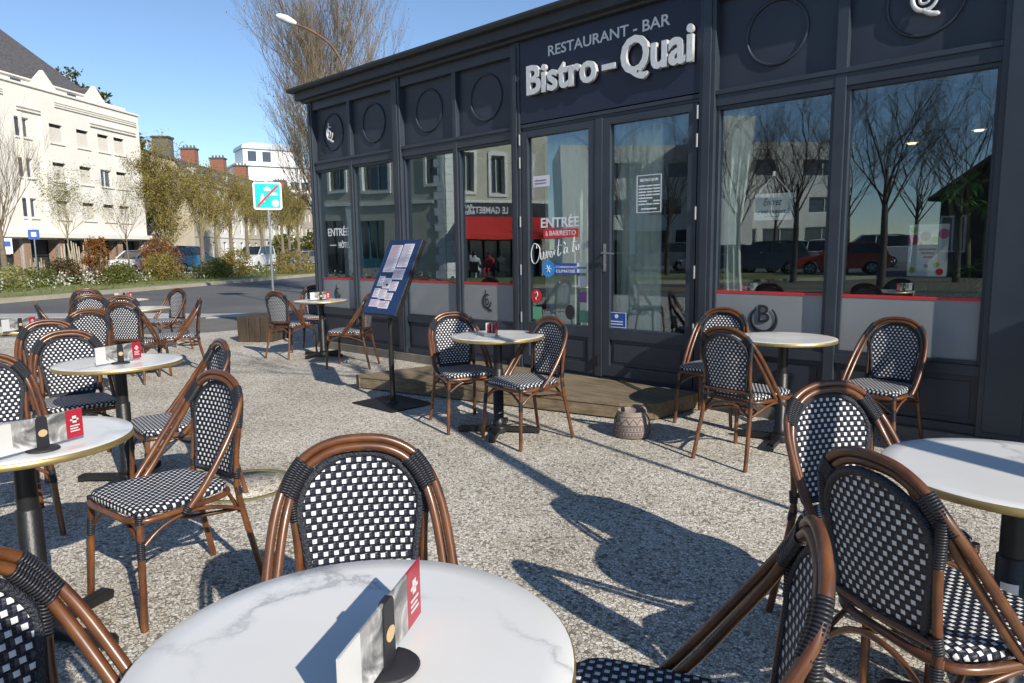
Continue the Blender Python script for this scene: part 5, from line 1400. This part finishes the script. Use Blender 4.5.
# ================================================================ VEHICLES
def car(label, loc, rz, paint, kind='hatch', group=None):
    """front points along +x, length about 4.1 m"""
    t = thing('parked_car' if kind != 'van' else 'parked_van', label, 'car' if kind != 'van' else 'van', loc, rz, group)
    if kind == 'hatch':
        low = [(-2.0, 0.42), (-2.05, 0.75), (-1.95, 0.98), (-1.2, 1.02), (0.85, 0.98), (1.75, 0.86), (2.05, 0.70), (2.08, 0.40)]
        roof = [(-1.92, 1.0), (-1.45, 1.43), (-0.9, 1.50), (0.1, 1.46), (0.95, 1.02)]; Hr = 1.5
    elif kind == 'suv':
        low = [(-2.2, 0.45), (-2.25, 0.85), (-2.15, 1.12), (-1.2, 1.14), (0.95, 1.10), (1.95, 0.98), (2.2, 0.78), (2.22, 0.42)]
        roof = [(-2.1, 1.13), (-1.75, 1.62), (-1.1, 1.68), (0.25, 1.64), (1.05, 1.14)]; Hr = 1.68
    else:
        low = [(-2.3, 0.45), (-2.35, 0.9), (-2.3, 1.25), (-1.2, 1.27), (1.05, 1.25), (1.85, 1.05), (2.25, 0.85), (2.3, 0.42)]
        roof = [(-2.28, 1.26), (-2.2, 1.92), (-1.6, 2.0), (0.35, 1.96), (1.2, 1.26)]; Hr = 2.0
    hw_ = 0.88 if kind != 'van' else 0.95
    def arch(xc, r=0.36): return [(xc + r*math.cos(R(180-180*i/8)), 0.33 + r*math.sin(R(i*180/8))) for i in range(9)]
    bottom = [(low[-1][0], 0.28)] + arch(1.35)[::-1] + arch(-1.3)[::-1] + [(low[0][0], 0.28)]
    poly = low[::1]                                            # back->front over the top
    ring = poly + bottom
    ys = [(-hw_, 0.93), (-hw_+0.06, 1.0), (hw_-0.06, 1.0), (hw_, 0.93)]
    mb = MB()
    n_ = len(ring); vs = []
    for y, k in ys:
        for x, z in ring: vs.append((x*(0.985 if k < 1 else 1), y, 0.28+(z-0.28)*(0.97 if (k < 1 and z > 0.6) else 1)))
    fs = [(a*n_+i, (a+1)*n_+i, (a+1)*n_+(i+1) % n_, a*n_+(i+1) % n_)[::-1] for a in range(3) for i in range(n_)]
    mb.add(vs, fs, False)
    mb.add(vs[:n_], [tuple(range(n_))[::-1]]); mb.add(vs[-n_:], [tuple(range(n_))])
    # pillars and roof skin
    tw_ = hw_-0.16
    r_ = roof
    tp = r_[1:4]
    mb.add([(x, y, z) for y in (-tw_, tw_) for x, z in tp], [(0, 1, 4, 3), (1, 2, 5, 4)], True)
    mb.add([(x, y, z-0.05) for y in (-tw_, tw_) for x, z in tp], [(3, 4, 1, 0), (4, 5, 2, 1)], True)
    for sy in (-1, 1):
        for (a, b) in ((0, 1), (3, 4)):
            mb.tube([(r_[a][0], sy*(tw_ if a in (1, 3) else hw_-0.06), r_[a][1]), (r_[b][0], sy*(tw_ if b in (1, 3) else hw_-0.06), r_[b][1])], 0.045, 5)
        mb.tube([(-0.35, sy*(hw_-0.05), r_[0][1]), (-0.45, sy*tw_, r_[2][1]-0.03)], 0.04, 5)
        mb.tube([(r_[1][0], sy*tw_, r_[1][1]), (r_[2][0], sy*tw_, r_[2][1]), (r_[3][0], sy*tw_, r_[3][1])], 0.04, 5)
    body = mb.build('body', paint, t)
    mb = MB()
    q = 0.02
    g = [(r_[0][0]+q, hw_-0.08, r_[0][1]), (r_[1][0]+q, tw_-0.01, r_[1][1]-0.02), (r_[3][0]-q, tw_-0.01, r_[3][1]-0.02), (r_[4][0]-q, hw_-0.08, r_[4][1])]
    vs = [(x, s2*y, z) for s2 in (-1, 1) for x, y, z in g]
    mb.add(vs, [(0, 1, 2, 3)[::-1], (4, 5, 6, 7), (0, 4, 5, 1), (3, 2, 6, 7)])
    if kind == 'van' and 'panel' in label: pass
    mb.build('windows', M['carglass'], t)
    for xw in (1.35, -1.3):
        for sy in (-1, 1):
            m4 = Matrix.Translation((xw, sy*(hw_-0.10), 0.32)) @ Matrix.Rotation(R(90)*sy, 4, 'X')
            mb = MB(m4); mb.lathe([(0.0, -0.09), (0.31, -0.09), (0.32, -0.05), (0.32, 0.09), (0.21, 0.095)], n=20); w = mb.build('wheel', M['tyre'], t)
            mb = MB(m4)
            for k in range(5): mb.rbox((0.10*math.cos(k*1.2566), 0.10*math.sin(k*1.2566), -0.098), (0.2, 0.05, 0.012), k*1.2566)
            mb.lathe([(0.0, -0.096), (0.06, -0.096), (0.06, -0.104), (0, -0.104)], n=12); mb.lathe([(0.185, -0.094), (0.21, -0.094), (0.21, -0.102), (0.185, -0.102)], n=20); mb.build('rim', M['steel'], w)
    xf = low[-2][0]; zf = low[-2][1]
    for sy in (-1, 1):
        mb = MB(); mb.rbox((xf-0.06, sy*(hw_-0.24), zf-0.02), (0.22, 0.30, 0.13), ry=R(12)); mb.build('headlight', M['lampw'], t)
        mb = MB(); mb.rbox((low[1][0]+0.06, sy*(hw_-0.14), low[1][1]+0.06), (0.12, 0.2, 0.2)); mb.build('tail_light', M['red'], t)
        mb = MB(); mb.rbox((0.75, sy*(hw_+0.08), low[4][1]+0.03), (0.12, 0.18, 0.12)); mb.build('mirror', paint, t)
    mb = MB(); mb.box(low[-1][0]-0.06, low[-1][0]+0.015, -0.42, 0.42, 0.46, 0.64); mb.build('grille', M['ink'], t)
    mb = MB(); mb.box(low[-1][0]+0.016, low[-1][0]+0.03, -0.26, 0.26, 0.36, 0.47); mb.build('number_plate', M['white'], t)
    return t
def carpaint(name, c): return plain(name, c, 0.3, 0.0, 0.03, coat=0.6)
PW, PBl, PDk, PRd, PGr = carpaint('white_car_paint', (0.72, 0.72, 0.70)), carpaint('teal_blue_paint', (0.02, 0.14, 0.26)), carpaint('dark_blue_paint', (0.02, 0.03, 0.06)), carpaint('red_car_paint', (0.50, 0.02, 0.015)), carpaint('grey_car_paint', (0.12, 0.13, 0.14))
def face(p, extra): return math.atan2(-p.y, -p.x) + R(extra)      # heading: towards the viewer plus extra
GPC = 'vehicles parked along the street'
p = BW(137, 52.5); car('white hatchback parked in front of the apartment building', p, face(p, -38), PW, 'suv', GPC)
p = BW(190, 58); car('teal blue van parked beside the street tree', p, face(p, 130), PBl, 'van', GPC)
p = BW(256, 64); car('white van parked left of the road sign pole', p, face(p, -25), PW, 'van', GPC)
p = BW(291, 76); car('dark car parked near the restaurant corner', p, face(p, -60), PDk, 'suv', GPC)
p = BW(304, 70); car('grey car parked beside the dark one near the corner', p, face(p, -80), PGr, 'hatch', GPC)

# ================================================================ ACROSS THE SQUARE (seen mirrored in the glass)
# corner shop with the red awning
C0, C1, C2 = MW(250, 40), MW(447, 35), MW(549, 37.5)
def shop_side(name, label, P, Q, windows, H=9.2):
    ang_, L_ = local_frame(P, Q)
    t = thing(name, label, 'building', P, ang_)
    return t, L_
# as seen from the terrace the facade runs from C2 (left) to C1 to C0 (right)
t, L1 = shop_side('corner_house', 'grey plastered corner house with stone quoins and a red awning across the square', C2, C1, None)
def fx(px):                                 # position along C2->C1 for a mirrored bearing
    u = (549-px)/(549-447); return L1*u
hs = []; H = 9.4
for px, w, z0, z1 in ((467, 0.36, 4.3, 6.2), (497, 0.36, 4.2, 6.1), (525, 0.36, 4.2, 6.1)): hs.append((fx(px)-w, fx(px)+w, z0, z1))
mb = MB(); wall_holes(mb, L1, H, hs + [(0.4, L1-0.5, 0.0, 3.0)]); mb.add([(0, 0, 0), (0, 9, 0), (0, 9, H), (0, 0, H)], [(0, 1, 2, 3)]); mb.build('wall', M['walls'], t)
for h in hs:
    mb = MB(); a, b, c, d = h
    for (x0_, x1_, z0_, z1_) in ((a-0.15, a, c-0.15, d+0.15), (b, b+0.15, c-0.15, d+0.15), (a, b, d, d+0.2), (a, b, c-0.15, c)): mb.box(x0_, x1_, -0.08, -0.003, z0_, z1_)
    mb.build('window_surround', M['stone'], t); house_window(t, a, b, c, d, 0.2, frame='walls')
mb = MB()
for k in range(24): w_ = 0.62 if k % 2 else 0.42; mb.box(L1-w_, L1+0.02, -0.07, -0.003, k*0.39, k*0.39+0.375)
mb.box(0, L1-0.65, -0.10, -0.004, 3.75, 3.88)
mb.build('quoins', M['stone'], t)
mb = MB(); mb.box(0.1, L1-0.55, -0.14, -0.005, 3.05, 3.73); sg = mb.build('shop_sign', M['ink'], t)
for s_, xx, ww, hh, zz in (('LE GAMBETTA', fx(505), fx(466)-fx(505), 0.34, 3.20), ('BAR', L1-1.35, 0.5, 0.2, 3.45), ('BRASSERIE', L1-1.5, 0.8, 0.18, 3.15)):
    o = text('sign_lettering', s_, M['vinyl'], t, xx, zz, -0.145, w=ww, h=hh, bold=0.02, extr=0.006)
mb = MB(); mb.add([(0.3, -0.15, 3.05), (L1-0.6, -0.15, 3.05), (L1-0.2, -1.7, 2.1), (0.3, -1.7, 2.1), (0.3, -1.7, 1.9), (L1-0.2, -1.7, 1.9)], [(0, 3, 2, 1), (3, 4, 5, 2)]); aw = mb.build('awning', M['awning'], t); s2 = aw.modifiers.new('s', 'SOLIDIFY'); s2.thickness = 0.02
mb = MB(); mb.box(0.4, L1-0.5, 0.35, 0.4, 0, 3.0)
mb.m = 1
for k in range(7): x = 0.4+(L1-0.95)*k/6; mb.box(x, x+0.06, 0.25, 0.345, 0, 3.0)
mb.build('shopfront', [M['houseglass'], M['ink']], t)
mb = MB(); mb.add([(-0.3, -0.4, H), (L1+0.2, -0.4, H), (L1+0.2, 4.5, H+2.6), (-0.3, 4.5, H+2.6)], [(0, 1, 2, 3)]); mb.build('roof', M['slate'], t)
ang_, L3 = local_frame(C1, C0)
t = thing('plastered_house', 'long grey plastered house with white window surrounds next to the corner shop', 'building', C1, ang_)
fx2 = lambda px: L3*(447-px)/(447-250)
hs = [(fx2(437)-0.4, fx2(437)+0.4, 4.7, 6.3), (fx2(384)-0.7, fx2(384)+0.7, 4.5, 6.5), (fx2(347)-0.5, fx2(347)+0.5, 4.6, 6.4), (fx2(300)-0.5, fx2(300)+0.5, 4.6, 6.4)]
gs = [(fx2(390), fx2(366), 0.5, 3.0), (fx2(350), fx2(322), 0.2, 3.0)]
mb = MB(); wall_holes(mb, L3, H, hs+gs); mb.add([(L3, 0, 0), (L3, 9, 0), (L3, 9, H), (L3, 0, H)], [(0, 1, 2, 3)]); mb.build('wall', M['walls'], t)
mb = MB()
for k in range(24): w_ = 0.42 if k % 2 else 0.62; mb.box(0.03, w_, -0.07, -0.003, k*0.39, k*0.39+0.375)
mb.box(0.65, L3, -0.10, -0.004, 3.75, 3.90); mb.box(fx2(358)-.2, fx2(358)+.2, -0.06, -0.003, 0, 3.74); mb.build('quoins', M['stone'], t)
for h in hs:
    mb = MB(); a, b, c, d = h
    for (x0_, x1_, z0_, z1_) in ((a-0.15, a, c-0.15, d+0.15), (b, b+0.15, c-0.15, d+0.15), (a, b, d, d+0.2), (a, b, c-0.15, c)): mb.box(x0_, x1_, -0.08, -0.003, z0_, z1_)
    mb.build('window_surround', M['stone'], t); house_window(t, a, b, c, d, 0.2, frame='walls')
for g_, mm in zip(gs, ('teal', 'dark')):
    a, b, c, d = g_; mb = MB(); mb.box(a, b, 0.12, 0.2, c, d)
    mb.m = 1
    for k in range(4): x = a+(b-a-0.08)*k/3; mb.box(x, x+0.08, 0.06, 0.118, c, d)
    mb.box(a, b, 0.04, 0.058, c, c+0.5); mb.build('shopfront', [M['houseglass'], M[mm]], t)
mb = MB(); mb.add([(-0.3, -0.4, H), (L3+0.2, -0.4, H), (L3+0.2, 4.5, H+2.6), (-0.3, 4.5, H+2.6)], [(0, 1, 2, 3)]); mb.build('roof', M['slate'], t)
# people under the awning
def person(label, loc, rz, shirt, sitting=True):
    verts = [(0, 0, 0.50), (0, 0.02, 0.72), (0, 0.0, 0.98), (0, 0.0, 1.08), (0, 0.02, 1.20), (0, 0.02, 1.28),
             (0.19, 0, 0.97), (0.25, 0.08, 0.74), (0.17, 0.28, 0.72), (-0.19, 0, 0.97), (-0.25, 0.08, 0.74), (-0.17, 0.28, 0.72),
             (0.10, 0.05, 0.48), (0.12, 0.44, 0.50), (0.12, 0.46, 0.06), (0.12, 0.58, 0.03), (-0.10, 0.05, 0.48), (-0.12, 0.44, 0.50), (-0.12, 0.46, 0.06), (-0.12, 0.58, 0.03)]
    edges = [(0, 1), (1, 2), (2, 3), (3, 4), (4, 5), (2, 6), (6, 7), (7, 8), (2, 9), (9, 10), (10, 11), (0, 12), (12, 13), (13, 14), (14, 15), (0, 16), (16, 17), (17, 18), (18, 19)]
    rad_ = [0.15, 0.14, 0.15, 0.055, 0.095, 0.085, 0.065, 0.045, 0.03, 0.065, 0.045, 0.03, 0.10, 0.07, 0.045, 0.035, 0.10, 0.07, 0.045, 0.035]
    me = bpy.data.meshes.new('person'); me.from_pydata(verts, edges, []); o = bpy.data.objects.new('person', me); col.objects.link(o)
    o.modifiers.new('skin', 'SKIN'); 
    for d, r_ in zip(me.skin_vertices[0].data, rad_): d.radius = (r_, r_)
    me.skin_vertices[0].data[0].use_root = True
    o.modifiers.new('sub', 'SUBSURF').render_levels = 1
    me.materials.append(shirt); o.location = loc; o.rotation_euler = (0, 0, rz)
    tag(o, label, 'person', 'people seated under the awning across the square')
    mb = MB(); mb.lathe([(0.0, 0.14), (0.07, 0.12), (0.105, 0.05), (0.1, -0.02), (0.07, -0.05)], c=(0, -0.005, 1.21), n=12); mb.build('hair', M['ink'], o)
cl = [plain('white_shirt', (0.6, 0.6, 0.6), 0.9), plain('dark_coat', (0.04, 0.05, 0.05), 0.9), plain('red_jacket', (0.4, 0.04, 0.05), 0.9), plain('pink_top', (0.6, 0.35, 0.35), 0.9)]
for k, (px, f, lab) in enumerate(((470, 33.6, 'seated person in pale pink top under the awning'), (474, 33.2, 'seated person in a white shirt under the awning'), (489, 33.9, 'seated person in a red jacket under the awning'), (500, 33.4, 'seated person in a dark coat under the awning'))):
    p = MW(px, f); person(lab, p, (0.9, 2.6, -0.4, 1.8)[k], cl[(3, 0, 2, 1)[k]])
    t = thing('patio_chair', ['small chair under the person in pink', 'small chair under the person in white', 'small chair under the person in the red jacket', 'small chair under the person in the dark coat'][k], 'chair', p, (0.9, 2.6, -0.4, 1.8)[k])
    mb = MB(); mb.box(-0.2, 0.2, -0.18, 0.22, 0.36, 0.39); mb.build('seat', M['iron'], t); mb = MB(); mb.box(-0.2, 0.2, -0.22, -0.19, 0.4, 0.85); mb.build('backrest', M['iron'], t)
    for sx in (-.18, .18):
        for sy in (-.18, .2): mb = MB(); mb.tube([(sx, sy, 0), (sx, sy, 0.36)], 0.014, 5); mb.build('leg', M['iron'], t)
# white modern block
def block(label, px0, px1, f, H, bands, mat, nm='modern_building', tall=None):
    P, Q = MW(px1, f), MW(px0, f); ang_, L_ = local_frame(P, Q)
    t = thing(nm, label, 'building', P, ang_)
    hs_ = []
    for z0, z1, w_, gap in bands:
        x = 0.8
        while x+w_ < L_-0.5: hs_.append((x, x+w_, z0, z1)); x += w_+gap
    mb = MB(); wall_holes(mb, L_, H, hs_); mb.add([(0, 0, 0), (0, 12, 0), (0, 12, H), (0, 0, H)], [(3, 2, 1, 0)]); mb.add([(L_, 0, 0), (L_, 12, 0), (L_, 12, H), (L_, 0, H)], [(0, 1, 2, 3)]); mb.add([(0, 0, H), (L_, 0, H), (L_, 12, H), (0, 12, H)], [(0, 1, 2, 3)])
    mb.build('wall', mat, t)
    for h in hs_: house_window(t, *h, 0.2)
    return t, L_
block('white modern block across the square with dark window bands', 562, 850, 62, 10.2, [(0.2, 3.0, 3.2, 0.5), (4.2, 5.6, 3.0, 1.6), (7.4, 8.8, 3.6, 2.2)], M['wallw'])
block('taller white stair tower in front of the modern block', 716, 752, 58, 11.8, [(7.2, 8.6, 2.0, 0.4)], M['wallw'])
P, Q = MW(1060, 27), MW(938, 31); ang_, L_ = local_frame(P, Q)
t = thing('dark_roofed_house', 'dark brick house with a steep roof across the square', 'house', P, ang_)
mb = MB(); mb.box(0, L_, 0, 7, 0, 3.6); mb.prism([(0, 3.6), (L_, 3.6), (0.3, 6.4)], 0, 7, 'y'); mb.build('wall', plain('dark_brick', (0.05, 0.04, 0.035), 0.9), t)
mb = MB(); mb.add([(-0.3, -0.4, 6.7), (L_+0.4, -0.4, 3.4), (L_+0.4, 7.3, 3.4), (-0.3, 7.3, 6.7)], [(0, 1, 2, 3)]); o = mb.build('roof', M['slate'], t); s2 = o.modifiers.new('s', 'SOLIDIFY'); s2.thickness = 0.15
for x in (1.2, 3.4): house_window(t, x, x+1.1, 1.0, 2.6, -0.06)
# bare trees across the square
GQ = 'bare trees across the square'
q_tree = tree('square_tree', 'large dark bare tree across the square, mirrored in the right window', MW(884, 22), 8.0, 71, 2.3, 0.11, 8, 0.85, 5, 3, 1.75, 'twigd', group=GQ, up=0.13, spread=0.5, r0=0.036, tm='twigd')
for k, (px, f, sc, lab) in enumerate(((795, 27, 1.0, 'bare tree mirrored beside the paper sign'), (738, 31, 0.95, 'bare tree mirrored at the left of the paper sign'), (670, 33, 1.0, 'bare tree mirrored in the right door pane'), (958, 25, 0.95, 'bare tree mirrored above the house plant'), (848, 36, 1.05, 'farther bare tree mirrored between the window posts'), (775, 40, 1.0, 'farther bare tree mirrored behind the paper sign'), (915, 34, 1.0, 'farther bare tree mirrored above the framed poster'), (626, 38, 1.0, 'bare tree mirrored near the door handle'))):
    dup(q_tree, MW(px, f), k*1.7, lab, GQ, sc)
for px, f, mt, kd, lab, ex in ((762, 36, PDk, 'suv', 'dark blue estate car parked across the square', 90), (800, 38, PW, 'suv', 'white car parked across the square', 95), (842, 34, PRd, 'hatch', 'red car parked across the square', 90), (722, 38, PGr, 'hatch', 'grey car parked across the square, left of the dark blue one', 85), (868, 44, PW, 'van', 'white van parked across the square behind the red car', 90), (660, 42, PGr, 'suv', 'grey car parked across the square, mirrored in the door', 90)):
    p = MW(px, f); car(lab, p, math.atan2(-(p.y-FY), -p.x)+R(ex), mt, kd, 'cars parked across the square')
sheet('square_lawn', [tuple(MW(560, 23).xy), tuple(MW(1150, 19).xy), tuple(MW(1150, 27).xy), tuple(MW(560, 29).xy)], 0.0, M['soil'])

# the person taking the picture, whose shadow falls on the nearest table and chair
def standing_person(label, loc, rz, coat):
    V = [(0, 0, 0.95), (0, 0, 1.15), (0, -0.01, 1.40), (0, 0.0, 1.50), (0, 0.03, 1.62), (0, 0.03, 1.72),
         (0.20, 0, 1.42), (0.25, 0.0, 1.15), (0.25, 0.03, 0.93), (-0.20, 0, 1.42), (-0.25, 0.0, 1.15), (-0.25, 0.03, 0.93),
         (0.10, 0, 0.90), (0.12, 0.02, 0.50), (0.13, -0.02, 0.09), (0.14, 0.14, 0.04), (-0.10, 0, 0.90), (-0.12, 0.02, 0.50), (-0.13, -0.02, 0.09), (-0.14, 0.14, 0.04)]
    E_ = [(0, 1), (1, 2), (2, 3), (3, 4), (4, 5), (2, 6), (6, 7), (7, 8), (2, 9), (9, 10), (10, 11), (0, 12), (12, 13), (13, 14), (14, 15), (0, 16), (16, 17), (17, 18), (18, 19)]
    Rd = [0.16, 0.15, 0.16, 0.06, 0.095, 0.085, 0.075, 0.05, 0.035, 0.075, 0.05, 0.035, 0.10, 0.07, 0.05, 0.04, 0.10, 0.07, 0.05, 0.04]
    me = bpy.data.meshes.new('person'); me.from_pydata(V, E_, []); o = bpy.data.objects.new('person', me); col.objects.link(o)
    o.modifiers.new('skin', 'SKIN')
    for d, r_ in zip(me.skin_vertices[0].data, Rd): d.radius = (r_, r_*0.8)
    me.skin_vertices[0].data[0].use_root = True
    o.modifiers.new('sub', 'SUBSURF').render_levels = 2
    me.materials.append(coat); o.location = loc; o.rotation_euler = (0, 0, rz); o.scale = (1.15, 1.0, 1.07)
    tag(o, label, 'person')
    mb = MB(); mb.lathe([(0.0, 0.15), (0.07, 0.13), (0.11, 0.05), (0.105, -0.02), (0.08, -0.06)], c=(0, 0.01, 1.65), n=16); mb.build('hair', M['ink'], o)
standing_person('person in dark clothes standing with arms at the side behind the viewpoint', (-0.17, -0.23, 0), R(43), cl[1])
